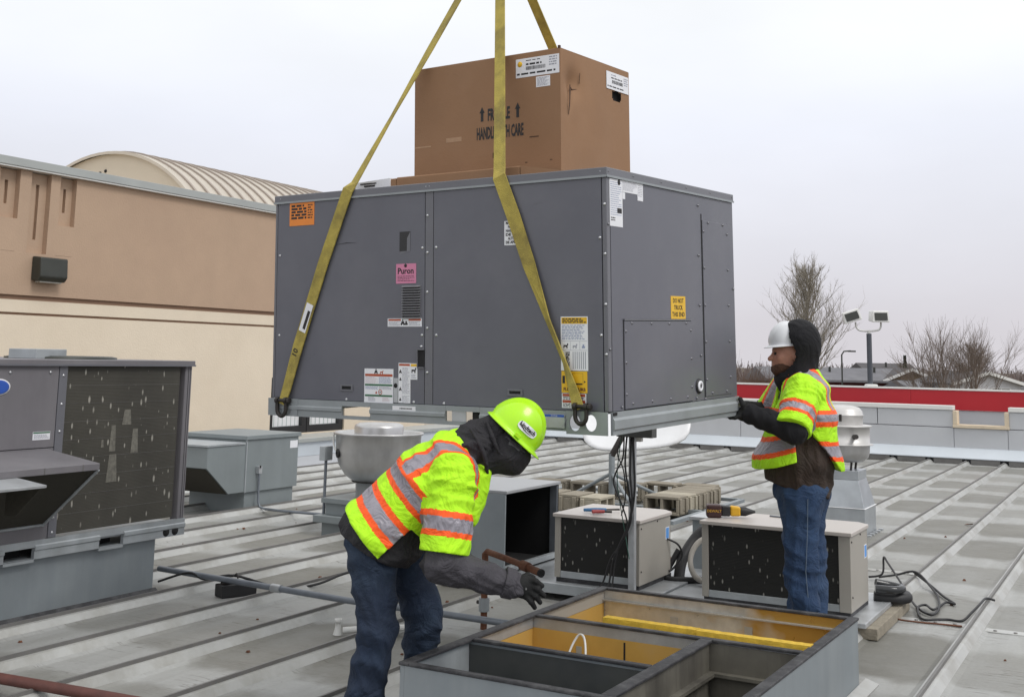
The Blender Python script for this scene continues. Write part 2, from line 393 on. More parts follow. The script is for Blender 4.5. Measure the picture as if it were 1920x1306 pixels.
def roof_mat():
    """metal roof pan: pale at the purlins, grey-brown ponding stains with rounded ends between them, scuffs and streaks"""
    m = bpy.data.materials.new('weathered roof pan'); m.use_nodes = True
    n, l = m.node_tree.nodes, m.node_tree.links; b = n['Principled BSDF']
    ge = n.new('ShaderNodeNewGeometry'); sp = n.new('ShaderNodeSeparateXYZ'); l.new(ge.outputs['Position'], sp.inputs[0])
    def math_(op, a, bb=None, clamp=False):
        q = n.new('ShaderNodeMath'); q.operation = op; q.use_clamp = clamp
        for i, x in enumerate((a, bb)):
            if x is None: continue
            if isinstance(x, (int, float)): q.inputs[i].default_value = x
            else: l.new(x, q.inputs[i])
        return q.outputs[0]
    def noise(scale, detail=6, vec=None, rough=0.6):
        q = n.new('ShaderNodeTexNoise'); q.inputs['Scale'].default_value = scale; q.inputs['Detail'].default_value = detail; q.inputs['Roughness'].default_value = rough
        l.new(vec if vec is not None else ge.outputs['Position'], q.inputs['Vector']); return q.outputs['Fac']
    px = math_('DIVIDE', math_('ADD', sp.outputs['X'], 1.105 + 61.0), 0.61)
    cell = math_('FLOOR', px)
    fx = math_('SUBTRACT', math_('FRACT', px), 0.5)                       # -0.5..0.5 across the pan
    wn_ = n.new('ShaderNodeTexWhiteNoise'); wn_.noise_dimensions = '1D'; l.new(cell, wn_.inputs['W'])
    yo = math_('MULTIPLY', math_('SUBTRACT', wn_.outputs['Value'], 0.5), 0.35)
    wob = math_('MULTIPLY', math_('SUBTRACT', noise(1.4, 4), 0.5), 0.55)
    py = math_('DIVIDE', math_('ADD', math_('ADD', sp.outputs['Y'], math_('ADD', yo, wob)), 100 - 12.0), 1.524)
    row = math_('FLOOR', py)
    fy = math_('SUBTRACT', math_('FRACT', py), 0.5)
    wr = n.new('ShaderNodeTexWhiteNoise'); wr.noise_dimensions = '2D'
    cb = n.new('ShaderNodeCombineXYZ'); l.new(cell, cb.inputs[0]); l.new(row, cb.inputs[1]); l.new(cb.outputs[0], wr.inputs['Vector'])
    # rounded stain: superellipse
    ax = math_('POWER', math_('DIVIDE', math_('ABSOLUTE', fx), 0.47), 5.0)
    ay = math_('POWER', math_('DIVIDE', math_('ABSOLUTE', fy), math_('ADD', math_('MULTIPLY', wr.outputs['Value'], 0.13), 0.29)), 3.0)
    sd = math_('ADD', math_('ADD', ax, ay), math_('MULTIPLY', math_('SUBTRACT', noise(9, 5), 0.5), 0.55))
    mr = n.new('ShaderNodeMapRange'); mr.inputs['From Min'].default_value = 1.30; mr.inputs['From Max'].default_value = 0.62
    l.new(sd, mr.inputs['Value'])
    inten = math_('MULTIPLY', math_('ADD', math_('MULTIPLY', wr.outputs['Value'], 0.6), 0.5), math_('ADD', math_('MULTIPLY', noise(2.6, 6), 0.9), 0.5))
    stain = math_('MULTIPLY', mr.outputs[0], inten)
    vm = n.new('ShaderNodeMapping'); vm.inputs['Scale'].default_value = (7, 0.8, 1); l.new(ge.outputs['Position'], vm.inputs[0])
    strk = n.new('ShaderNodeMapRange'); strk.inputs['From Min'].default_value = 0.42; strk.inputs['From Max'].default_value = 0.75
    l.new(noise(1.3, 6, vm.outputs[0]), strk.inputs['Value'])
    grime = n.new('ShaderNodeMapRange'); grime.inputs['From Min'].default_value = 0.35; grime.inputs['From Max'].default_value = 0.75
    l.new(noise(0.9, 8), grime.inputs['Value'])
    ramp = n.new('ShaderNodeMix'); ramp.data_type = 'RGBA'
    ramp.inputs['A'].default_value = (0.372, 0.378, 0.374, 1); ramp.inputs['B'].default_value = (0.165, 0.162, 0.145, 1)
    l.new(stain, ramp.inputs['Factor'])
    m2 = n.new('ShaderNodeMix'); m2.data_type = 'RGBA'; l.new(ramp.outputs['Result'], m2.inputs['A']); m2.inputs['B'].default_value = (0.235, 0.225, 0.195, 1)
    l.new(math_('MULTIPLY', grime.outputs[0], 0.38), m2.inputs['Factor'])
    m3 = n.new('ShaderNodeMix'); m3.data_type = 'RGBA'; l.new(m2.outputs['Result'], m3.inputs['A']); m3.inputs['B'].default_value = (0.20, 0.195, 0.175, 1)
    l.new(math_('MULTIPLY', strk.outputs[0], 0.35), m3.inputs['Factor'])
    vc = n.new('ShaderNodeMapping'); vc.inputs['Scale'].default_value = (1.3, 11, 1); vc.inputs['Rotation'].default_value = (0, 0, 0.12); l.new(ge.outputs['Position'], vc.inputs[0])
    cr_ = math_('ABSOLUTE', math_('SUBTRACT', noise(0.8, 4, vc.outputs[0]), 0.5))
    ln_ = n.new('ShaderNodeMapRange'); ln_.inputs['From Min'].default_value = 0.016; ln_.inputs['From Max'].default_value = 0.004; l.new(cr_, ln_.inputs['Value'])
    mk_ = n.new('ShaderNodeMapRange'); mk_.inputs['From Min'].default_value = 0.48; mk_.inputs['From Max'].default_value = 0.62; l.new(noise(1.9, 4), mk_.inputs['Value'])
    m4 = n.new('ShaderNodeMix'); m4.data_type = 'RGBA'; l.new(m3.outputs['Result'], m4.inputs['A']); m4.inputs['B'].default_value = (0.12, 0.112, 0.095, 1)
    l.new(math_('MULTIPLY', math_('MULTIPLY', ln_.outputs[0], mk_.outputs[0]), 0.75), m4.inputs['Factor'])
    sp_n = n.new('ShaderNodeMapRange'); sp_n.inputs['From Min'].default_value = 0.70; sp_n.inputs['From Max'].default_value = 0.76; l.new(noise(16, 3), sp_n.inputs['Value'])
    m5 = n.new('ShaderNodeMix'); m5.data_type = 'RGBA'; l.new(m4.outputs['Result'], m5.inputs['A']); m5.inputs['B'].default_value = (0.10, 0.095, 0.085, 1); l.new(math_('MULTIPLY', sp_n.outputs[0], 0.6), m5.inputs['Factor'])
    m3 = m5
    fine = n.new('ShaderNodeMapRange'); fine.inputs['To Min'].default_value = 0.86; fine.inputs['To Max'].default_value = 1.14; l.new(noise(45, 5), fine.inputs['Value'])
    sc = n.new('ShaderNodeVectorMath'); sc.operation = 'SCALE'; l.new(m3.outputs['Result'], sc.inputs[0]); l.new(fine.outputs[0], sc.inputs['Scale'])
    l.new(sc.outputs[0], b.inputs['Base Color'])
    rg_ = n.new('ShaderNodeMapRange'); b.inputs['Specular IOR Level'].default_value = 0.28; rg_.inputs['To Min'].default_value = 0.42; rg_.inputs['To Max'].default_value = 0.62; l.new(noise(3, 4), rg_.inputs['Value'])
    l.new(rg_.outputs[0], b.inputs['Roughness'])
    bp = n.new('ShaderNodeBump'); bp.inputs['Strength'].default_value = 0.25; bp.inputs['Distance'].default_value = 0.02
    l.new(noise(5, 6), bp.inputs['Height']); l.new(bp.outputs[0], b.inputs['Normal'])
    return m
M['roof'] = roof_mat()
def tint_by_x(m, col, x0, x1):
    n, l = m.node_tree.nodes, m.node_tree.links; b = n['Principled BSDF']; tc = n['Texture Coordinate']
    prev = b.inputs['Base Color'].links[0].from_socket
    nz = n.new('ShaderNodeTexNoise'); nz.inputs['Scale'].default_value = 7; l.new(tc.outputs['Object'], nz.inputs['Vector'])
    sp = n.new('ShaderNodeSeparateXYZ'); l.new(tc.outputs['Object'], sp.inputs[0])
    ad = n.new('ShaderNodeMath'); ad.operation = 'MULTIPLY_ADD'; ad.inputs[1].default_value = 0.7; l.new(nz.outputs['Fac'], ad.inputs[0]); l.new(sp.outputs['X'], ad.inputs[2])
    mr = n.new('ShaderNodeMapRange'); mr.inputs['From Min'].default_value = x0 + .35; mr.inputs['From Max'].default_value = x1 + .35; l.new(ad.outputs[0], mr.inputs['Value'])
    mx = n.new('ShaderNodeMix'); mx.data_type = 'RGBA'; l.new(mr.outputs[0], mx.inputs['Factor']); l.new(prev, mx.inputs['A']); mx.inputs['B'].default_value = (*col, 1)
    l.new(mx.outputs['Result'], b.inputs['Base Color'])
M['bare_amber'] = mat('galvanised wall with amber adhesive stain', (.66, .66, .64), .3, .5, .25, 9, .06, 25, dirt=(.42, .38, .28), dirt_amt=.3, dscale=3)
tint_by_x(M['bare_amber'], (.55, .335, .085), .05, .30)

# ------------------------------------------------------------------ ground, roof, parapet
ground = MB(); ground.quad((-900, -300, -5.2), (900, -300, -5.2), (900, 1500, -5.2), (-900, 1500, -5.2))
M['ground'] = mat('winter grass and dirt', (0.16, 0.135, 0.085), 0.95, 0, 0.35, 0.05, 0.2, 2, dirt=(0.10, 0.095, 0.09), dirt_amt=0.7, dscale=0.02)
tag(ground.build('ground', M['ground']), kind='structure')
road = MB(); road.quad((-80, 30, -5.19), (60, 30, -5.19), (60, 52, -5.19), (-80, 52, -5.19))
tag(road.build('parking_lot', mat('asphalt', (0.05, 0.05, 0.052), 0.9, 0, 0.2, 0.5)), kind='structure')

RX0, RX1, RY0, RY1 = -11.2, 5.0, -3.0, 22.05
deck = MB(); deck.box(RX0, RY0, -5.1, RX1, RY1 + 1.2, -0.03)
roof = tag(deck.build('roof', M['board']), kind='structure')
seam_x = [-1.105 - 0.61 * i for i in range(-10, 17)]
# each pan: slightly dished sheet between two ribs
for i, sx in enumerate(seam_x[:-1]):
    nx_ = seam_x[i + 1]; mb = MB(); xs = [sx - 0.055, sx - 0.09, (sx + nx_) / 2, nx_ + 0.09, nx_ + 0.055]
    zs = [0.012, 0.0, 0.004, 0.0, 0.012]
    for k in range(4):
        mb.quad((xs[k + 1], RY0, zs[k + 1]), (xs[k], RY0, zs[k]), (xs[k], RY1, zs[k]), (xs[k + 1], RY1, zs[k + 1]))
    # cross laps with their screws
    o = mb.build('roof_panel', M['roof'], roof)
def rib_mesh():
    mb = MB(); prof = [(0.062, 0.006), (0.030, 0.050), (0.009, 0.053), (0.008, 0.072), (-0.006, 0.072), (-0.008, 0.053), (-0.030, 0.050), (-0.062, 0.006)]
    mi = [0, 0, 1, 1, 1, 0, 0]
    for k in range(7):
        a, b = prof[k], prof[k + 1]
        mb.quad((a[0], RY0, a[1]), (a[0], RY1, a[1]), (b[0], RY1, b[1]), (b[0], RY0, b[1]), mi[k])
    mb._add([(p[0], RY1, p[1]) for p in prof], [tuple(range(8))], 0)
    me = mb.mesh('standing_seam'); me.materials.append(M['seam']); me.materials.append(M['seam_cap']); return me
rm = rib_mesh()
for sx in seam_x: put('standing_seam', rm, roof, 0, (sx, 0, 0))
# pan end laps (a thin step and a row of screws) where the photograph shows them
def lap(i, y):
    x1, x0 = seam_x[i] - 0.065, seam_x[i + 1] + 0.065
    MB().box(x0, y, 0.001, x1, y + 0.10, 0.0085).build('end_lap', M['seam'], roof, 0.002)
    for k in range(4):
        MB().lathe([(0.012, 0), (0.011, 0.006), (0.001, 0.007)], 8, (x0 + 0.06 + k * (x1 - x0 - 0.12) / 3, y + 0.03, 0.0085)).build('screw', M['seam_cap'], roof)
lap(10, 8.35); lap(11, 10.15); lap(12, 10.2); lap(9, 8.3); lap(13, 9.4); lap(20, 7.5); lap(24, 10.3)

# far parapet: boards, cap, flashing, framed gap
PY = 22.13
par = thing('parapet_wall', 'grey boarded parapet wall with white cap along the far roof edge', 'wall', (0, PY, 0))
def wall_piece(nm, m, x0, z0, x1, z1, y0=0.0, y1=0.22, bev=0.006): return Bx(nm, m, par, x0, y0, z0, x1, y1, z1, bev)
xs_u = [-11.2, -8.6, -6.15, -4.45, -3.15]; xs_l = [-11.2, -9.5, -7.0, -5.0, -3.15, -2.27, 0.2, 2.6, 5.0]
for a, b in zip(xs_u[:-1], xs_u[1:]): wall_piece('wall_board', M['board'], a + 0.006, 0.62, b - 0.006, 0.905)
for a, b in zip([-2.25, -0.9, 1.5], [-0.9, 1.5, 5.0]): wall_piece('wall_board', M['board'], a + 0.006, 0.62, b - 0.006, 0.905)
for a, b in zip(xs_l[:-1], xs_l[1:]): wall_piece('wall_board', M['board'], a + 0.006, 0.20, b - 0.006, 0.605)
wall_piece('core', M['board'], -11.2, 0.0, 5.0, 0.598, 0.02, 0.20, 0)
wall_piece('cap', M['cap_white'], -11.2, 0.91, -3.15, 0.985, -0.03, 0.25)
wall_piece('cap', M['cap_white'], -2.25, 0.91, 5.0, 0.985, -0.03, 0.25)
wall_piece('sill_board', M['wood'], -3.16, 0.61, -2.24, 0.665, -0.045, 0.26)
wall_piece('jamb_board', M['wood'], -3.155, 0.667, -3.085, 0.90, -0.035, 0.24)
wall_piece('jamb_board', M['wood'], -2.315, 0.667, -2.245, 0.90, -0.035, 0.24)
fl = MB(); fl.prism([(-11.2, -0.002, 0.27), (-11.2, -0.03, 0.262), (-11.2, -0.20, 0.11), (-11.2, -0.20, 0.095), (-11.2, -0.002, 0.10)], (0, 0, 0), (16.2, 0, 0))
fl.build('base_flashing', M['flash'], par, 0.002)
for sx0, sx1 in zip(seam_x[1:], seam_x[:-1]):
    Bx('closure', M['seam_cap'], par, sx0 + 0.07, -0.185, 0.008, sx1 - 0.07, -0.06, 0.09)
red = thing('red_fascia', 'long red facade band with white top trim behind the grey parapet', 'fascia', (0, 22.95, 0))
for x0 in range(-12, 14, 4):
    Bx('panel', M['red'], red, x0 + 0.002, 0, 0.885, x0 + 3.998, 0.12, 1.235, 0)
Bx('lower_board', M['board'], red, -12, 0.03, 0.30, 12, 0.10, 0.88)
Bx('lower_board', M['board'], red, -12, 0.01, -0.2, 12, 0.10, 0.29)
Bx('top_trim', M['cap_white'], red, -12, -0.02, 1.237, 16, 0.14, 1.268, 0.004)

# low side kerb wall (left edge of the roof)
sw = thing('roof_edge_kerb', 'low pale grey metal-clad kerb along the left roof edge', 'kerb', (-11.2, 0, 0))
Bx('face', M['board'], sw, -0.25, -3, -0.02, 0.0, 22.1, 0.16, 0)
Bx('face', M['flash'], sw, -0.25, -3, 0.164, -0.012, 22.1, 0.36, 0)
Bx('cap', M['coping'], sw, -0.6, -3, 0.364, 0.03, 22.1, 0.425, 0.006)

# ------------------------------------------------------------------ beige building on the left
WX = -15.113
bld = thing('stucco_building', 'two-tone stucco building with grey coping and fluted recesses at left', 'building', (WX, 0, 0))
T = -0.30
# wall pieces (joined end to end) around recesses and windows; local x=0 is the wall face
def wallbox(m, y0, z0, y1, z1, x1=0.0, nm='wall', bev=0): return Bx(nm, m, bld, T, y0, z0, x1, y1, z1, bev)
rec = [(11.62, 11.98, 3.62), (12.19, 12.56, 3.12), (12.74, 13.06, 3.60)]
Bx('wall', M['stucco_t'], bld, T, 2, 2.47, 0, 23.7, 3.12)
ys = [2.0]
for a, b, zb in rec: ys += [a, b]
ys.append(23.7)
for k in range(0, len(ys), 2): Bx('wall', M['stucco_t'], bld, T, ys[k], 3.12, 0, ys[k + 1], 4.38, 0)
for a, b, zb in rec:
    rc = MB()
    if zb > 3.13: rc.box(T, a, 3.123, 0, b, zb)
    rc.box(T, a, max(zb, 3.124), -0.10, a + (b - a) * 0.45, 4.37)
    rc.box(T, a + (b - a) * 0.62, max(zb, 3.124), -0.10, b, 4.37)
    rc.box(T, a + (b - a) * 0.45, max(zb, 3.124), -0.10, a + (b - a) * 0.62, zb + 0.22)
    rc.box(T, a + (b - a) * 0.45, zb + 0.22, -0.16, a + (b - a) * 0.62, 4.2)
    rc.box(T, a + (b - a) * 0.45, 4.2, -0.10, a + (b - a) * 0.62, 4.37)
    rc.build('fluted_recess', M['stucco_t'], bld)
Bx('groove', M['stucco_g'], bld, T, 2, 2.40, -0.05, 23.7, 2.468)
Bx('wall', M['stucco_c'], bld, T, 2, 2.208, -0.03, 23.7, 2.398)
Bx('groove', M['stucco_g'], bld, T, 2, 2.172, -0.07, 23.7, 2.206)
Bx('wall', M['stucco_c'], bld, T, 2, 1.2, -0.035, 23.7, 2.17)
Bx('wall', M['stucco_c'], bld, T, 2, -5.2, -0.035, 18.14, 1.2)
Bx('wall', M['stucco_c'], bld, T, 20.55, -5.2, -0.035, 23.7, 1.2)
Bx('wall', M['stucco_c'], bld, T, 18.143, -5.2, -0.035, 20.547, 0.10)
for k, (a, b) in enumerate(((18.16, 19.3), (19.32, 20.53))):
    f = MB(); f.box(-0.2, a, 0.10, -0.06, a + 0.09, 1.19); f.box(-0.2, b - 0.14, 0.10, -0.06, b, 1.19); f.box(-0.2, a + 0.09, 0.10, -0.06, b - 0.14, 0.24); f.box(-0.2, a + 0.09, 1.11, -0.06, b - 0.14, 1.19)
    w = f.build('window', M['frame'], bld)
    Bx('pane', M['glass'], w, -0.15, a + 0.09, 0.24, -0.14, b - 0.14, 1.11)
    for j in range(7):
        y = a + 0.09 + (b - a - 0.23) * (j + 0.5) / 7
        Bx('blind_slat', M['white_metal'], w, -0.139, y - 0.055, 0.245, -0.135, y + 0.05, 1.105)
Bx('coping', M['coping'], bld, T - 0.1, 2, 4.41, 0.10, 23.75, 4.535, 0.004)
Bx('coping_drip', M['cap_white'], bld, T - 0.1, 2, 4.382, 0.085, 23.74, 4.408, 0.003)
Bx('back_wall', M['stucco_c'], bld, -14, 2, -5.2, T - 0.01, 23.7, 4.2)
# wall pack light
lt = thing('wall_light', 'dark bronze box light on the terracotta stucco wall', 'light', (WX, 12.56, 2.86))
lb = MB(); lb.prism([(0.0, -0.25, -0.15), (0.16, -0.25, -0.17), (0.22, -0.25, -0.10), (0.20, -0.25, 0.20), (0.0, -0.25, 0.22)], (0, 0, 0), (0, 0.52, 0)); lb.build('housing', M['lamp_body'], lt, 0.02)
Bx('lens', M['lens'], lt, 0.03, -0.2, -0.185, 0.15, 0.22, -0.16, 0.01)
# barrel-vaulted hall behind
bv = thing('barrel_vault_hall', 'cream barrel-vaulted hall with ribbed roof behind the stucco wall', 'building', (-24.25, 22.0, 0))
rad, zc, half = 4.1, 2.75, R(62)
endw = MB(); n = 28; arc = [(math.sin(-half + 2 * half * i / n) * rad, 0, zc + math.cos(-half + 2 * half * i / n) * rad) for i in range(n + 1)]
endw.prism([(arc[0][0], 0, -5)] + arc + [(arc[-1][0], 0, -5)], (0, 0, 0), (0, 0.25, 0)); endw.build('end_wall', M['barrel_end'], bv)
rf = MB(); arc2 = [(math.sin(-half - .02 + (2 * half + .04) * i / n) * (rad + .06), 0, zc + math.cos(-half - .02 + (2 * half + .04) * i / n) * (rad + .06)) for i in range(n + 1)]
for i in range(n):
    a, b = arc2[i], arc2[i + 1]
    rf.quad((a[0], -0.12, a[2]), (b[0], -0.12, b[2]), (b[0], 16.0, b[2]), (a[0], 16.0, a[2]))
    a3, b3 = arc[i], arc[i + 1]
    rf.quad((b[0], -0.12, b[2]), (a[0], -0.12, a[2]), (a3[0], -0.12, a3[2] - .02), (b3[0], -0.12, b3[2] - .02))
rfo = rf.build('vault_roof', M['rib_roof'], bv)
ew2 = MB(); ew2.prism([(arc[0][0], 15.6, -5)] + [(q[0], 15.6, q[2]) for q in arc] + [(arc[-1][0], 15.6, -5)], (0, 0, 0), (0, 0.25, 0)); ew2.build('end_wall', M['barrel_end'], bv)
for sx_w in (-1, 1): Bx('side_wall', M['barrel_end'], bv, sx_w * 3.35, 0.26, -5, sx_w * 3.62, 15.59, arc[0][2])
rbm = MB()
for i in range(n):
    a, b = arc2[i], arc2[i + 1]
    for (y0, y1, up) in ((0, 0.07, 0.045),):
        ua = Vector((a[0], 0, a[2] - zc)).normalized() * up; ub = Vector((b[0], 0, b[2] - zc)).normalized() * up
        A, Bv = Vector(a), Vector(b)
        rbm.quad(A + ua + Vector((0, y0, 0)), Bv + ub + Vector((0, y0, 0)), Bv + ub + Vector((0, y1, 0)), A + ua + Vector((0, y1, 0)))
        rbm.quad(A + Vector((0, y0, 0)), Bv + Vector((0, y0, 0)), Bv + ub + Vector((0, y0, 0)), A + ua + Vector((0, y0, 0)))
        rbm.quad(A + ua + Vector((0, y1, 0)), Bv + ub + Vector((0, y1, 0)), Bv + Vector((0, y1, 0)), A + Vector((0, y1, 0)))
rme = rbm.mesh('roof_rib'); rme.materials.append(M['rib_dark'])
for k in range(34): put('roof_rib', rme, bv, 0, (0, 0.16 + k * 0.46, 0))
for (x, z) in ((-0.35, 6.35), (-0.15, 6.4), (-0.3, 6.2), (0.15, 6.22), (-0.9, 6.0)):
    MB().lathe([(0.05, 0), (0.04, .02), (0.001, .02)], 8).build('vent_hole', M['dark'], bv, 0, (x, -0.005, z), (R(90), 0, 0))
# ------------------------------------------------------------------ hoisted rooftop unit
HC, HR, UL, UW = 1.165, 0.092, 2.235, 1.51
U_ROT = (0.0357, -0.0037, -0.0972); U_LOC = (-2.28, 5.1862, 1.4142)
hu = thing('rooftop_unit', 'new dark grey rooftop air conditioner hanging from yellow slings', 'air conditioner', U_LOC, U_ROT)
def upt(x, y, z): return Vector(U_LOC) + Euler(U_ROT).to_matrix() @ Vector((x, y, z))
g = M['unit_gray']
# cabinet skins, set slightly apart so the panel joints read
Bx('core', M['dark'], hu, -UL + .012, .012, 0.004, -.012, UW - .012, HC - .02)
Bx('side_panel', g, hu, -UL + .022, 0.0, 0.006, -1.116, .012, HC - .035, 0.002)
Bx('side_panel', g, hu, -1.056, 0.0, 0.006, -.030, .012, HC - .035, 0.002)
Bx('centre_post', M['unit_trim'], hu, -1.112, 0.001, 0.006, -1.060, .012, HC - .035, 0.001)
Bx('corner_post', M['unit_trim'], hu, -.026, 0.0005, 0.006, 0.0, .034, HC - .035, 0.004)
Bx('corner_post', M['unit_trim'], hu, -UL, 0.0005, 0.006, -UL + .018, .034, HC - .035, 0.004)
Bx('end_panel', g, hu, -.012, .038, 0.006, 0.0, UW, HC - .035, 0.002)
Bx('end_panel', g, hu, -UL, .036, 0.006, -UL + .012, UW, HC - .035)
Bx('back_panel', g, hu, -UL + .014, UW - .012, 0.006, -.014, UW - .0005, HC - .035)
lid = MB(); lid.box(-UL - .006, -.006, HC - .030, .006, UW + .006, HC + .012); lid.build('top_lid', M['unit_trim'], hu, 0.004)
drip = MB(); drip.box(-UL - .009, -.009, HC - .037, .009, -.0065, HC - .026); drip.box(.0065, -.009, HC - .037, .009, UW + .009, HC - .026); drip.build('lid_drip_edge', M['rail'], hu)
# base rails: channel with highlight bead, fork pockets left open
def rail_seg_front(x0, x1, nm='base_rail'):
    mb = MB(); mb.prism([(x0, -.012, .004), (x0, -.012, -.030), (x0, -.020, -.036), (x0, -.020, -.052), (x0, -.012, -.058), (x0, -.012, -HR), (x0, .002, -HR), (x0, .002, .004)][::-1], (0, 0, 0), (x1 - x0, 0, 0))
    return mb.build(nm, M['rail'], hu)
rail_seg_front(-UL + .06, -1.682); rail_seg_front(-1.477, -0.965)
rail_seg_front(-0.745, -0.232)
for (a, b) in ((-1.682, -1.477), (-.965, -.745)):      # bridging lips above and below each fork pocket
    Bx('pocket_lip', M['rail'], hu, a + .001, -.012, -.022, b - .001, .002, .004); Bx('pocket_lip', M['rail'], hu, a + .001, -.014, -HR, b - .001, .002, -.074)
    Bx('pocket_side', M['dark'], hu, b - .004, .003, -.074, b - .001, .05, -.022)
Bx('pocket_plate', M['galv'], hu, -.925, -.008, -.073, -.835, -.004, -.023)
Bx('pocket_block', M['dark'], hu, -.80, .0, -.073, -.765, .02, -.023)
# corner plates with two round holes each (plate built around polygonal holes)
def holed_plate(x0, x1, z0, z1, holes, y0, y1, nm):
    import itertools
    mb = MB(); xs = [x0] + sorted(sum([[cx - r, cx + r] for cx, cz, r in holes], [])) + [x1]
    for k in range(0, len(xs), 2): mb.box(xs[k], y0, z0, xs[k + 1], y1, z1)
    for cx, cz, r in holes:
        n = 16
        for sgn in (1, -1):
            pts = [(cx + r * math.cos(sgn * math.pi * i / n), cz + r * math.sin(sgn * math.pi * i / n) * 1.25) for i in range(n + 1)]
            edge = z1 if sgn > 0 else z0
            for i in range(n):
                (ax, az), (bx_, bz) = pts[i], pts[i + 1]
                az = min(max(az, z0), z1); bz = min(max(bz, z0), z1)
                q = [(ax, y0, az), (bx_, y0, bz), (bx_, y0, edge), (ax, y0, edge)]
                mb.quad(*(q if sgn < 0 else q[::-1]))
                mb.quad((ax, y0, az), (ax, y1, az), (bx_, y1, bz), (bx_, y0, bz))
    return mb.build(nm, M['rail'], hu)
holed_plate(-.230, -.001, -HR - .012, .006, [(-.181, -.050, .031), (-.092, -.048, .031)], -.016, -.010, 'lifting_plate')
holed_plate(-UL - .012, -UL + .22, -HR, .006, [(-2.160, -.046, .026), (-2.085, -.046, .026)], -.016, -.010, 'lifting_plate')
rr = MB(); rr.prism([(.0, 0, .004), (.012, 0, .004), (.012, 0, -.022), (.022, 0, -.034), (.022, 0, -.075), (.012, 0, -.082), (.012, 0, -HR - .012), (0.0, 0, -HR - .012)], (0, .012, 0), (0, UW, 0)); rr.build('base_rail', M['rail'], hu)
Bx('base_rail', M['rail'], hu, -UL, UW - .01, -HR, -.002, UW + .004, .003)
Bx('base_rail', M['rail'], hu, -UL - .012, .0, -HR, -UL, UW, .003)
Bx('corner_gap', M['dark'], hu, .0125, .013, -.012, .016, .05, .003)
Bx('base_pan', M['rail'], hu, -UL + .01, .02, -.004, -.01, UW - .02, .003)
# stickers
S = lambda *a, **k: sticker(hu, *a, **k)
K = M['ink']
L1 = S('F', -2.119, .994, -1.924, 1.130, M['orange_lbl']); fineprint(L1, 'F', -2.105, 1.03, -1.985, 1.118, 5, K, seed=3, words=3, fillh=.7); fineprint(L1, 'F', -1.975, 1.03, -1.935, 1.118, 6, K, seed=4, words=2)
L2 = S('F', -1.311, .642, -1.173, .748, M['pink_lbl'])
lettering(L2, 'Puron', .046, K, (-1.244, -.0022, .708), ROT['F'], bold=.0012); fineprint(L2, 'F', -1.30, .652, -1.185, .685, 4, K, seed=5, fillh=.35)
MB().lathe([(.010, 0), (.010, .0006), (.0002, .0006)], 10).build('emblem', K, L2, 0, (-1.245, -.0018, .738), ROT['F'])
# scratched dark service patch
Bx('screen_patch', M['frame'], hu, -1.289, -.0012, .816, -1.214, -.0004, .922)
sp_ = MB(); sp_._add([P3('F', -1.289, .80, .0003), P3('F', -1.214, .816, .0016), P3('F', -1.214, .922, .0016)], [(0, 1, 2)]); sp_.build('peeling_film', M['unit_trim'], hu)
for k_s, (pa, pb_, w_s) in enumerate((((-1.75, .872), (-1.60, .876), .004), ((-.95, .62), (-.86, .60), .003), ((-.42, 1.02), (-.36, 1.03), .003), ((-1.98, .22), (-1.90, .26), .003), ((-.80, .30), (-.70, .31), .0025))):
    scr = MB(); scr.ribbon([P3('F', *pa, .0008), P3('F', (pa[0] + pb_[0]) / 2, (pa[1] + pb_[1]) / 2 + .004, .0008), P3('F', *pb_, .0008)], [.0008, w_s, .0006], (0, 0, 1), .0004); scr.build('scratch', M['dark'] if k_s == 0 else M['unit_trim'], hu)
M['louvre'] = mat('louvre paint', (.21, .21, .225), .4, 0, .05)
# louvre vent: pressed slats
for k in range(13):
    z = .630 - k * .0138
    lv = MB(); lv.prism([(-1.267, 0.0, z), (-1.267, -.013, z - .007), (-1.267, -.013, z - .0085), (-1.267, 0.0, z - .0105)], (0, 0, 0), (.125, 0, 0)); lv.build('louvre_slat', M['louvre'], hu)
    Bx('louvre_gap', M['dark'], hu, -1.264, -.0008, z - .0136, -1.145, 0.0002, z - .0107)
L3 = S('F', -1.367, .411, -1.132, .455, M['white'])
mb = MB(); fquad(mb, 'F', -1.362, .442, -1.275, .452, .0020); mb.build('warning_band', M['red_lbl'], L3); mb = MB(); fquad(mb, 'F', -1.222, .442, -1.137, .452, .0020); mb.build('warning_band', M['red_lbl'], L3)
fineprint(L3, 'F', -1.36, .415, -1.28, .438, 4, M['greyink'], seed=6); fineprint(L3, 'F', -1.22, .415, -1.14, .438, 4, M['greyink'], seed=7)
def icon(parent, u, v, h, m, kind=0):
    mb = MB(); q = lambda a, b, c, d: fquad(mb, 'F', u + a * h, v + b * h, u + c * h, v + d * h, .0022)
    if kind == 0:  # figure
        q(-.15, .3, .15, .6); q(-.35, -.25, .35, .25); q(-.5, -.45, -.15, -.1); q(.15, -.45, .5, -.1)
    elif kind == 1:
        q(-.5, -.15, .4, .15); q(-.5, -.45, -.3, -.1); q(.15, -.45, .4, -.1); q(.3, .1, .55, .45)
    else:
        q(-.4, -.4, .4, 0); q(-.2, 0, .2, .4)
    return mb.build('pictogram', m, parent)
icon(L3, -1.262, .432, .028, K); icon(L3, -1.238, .430, .026, K, 2)
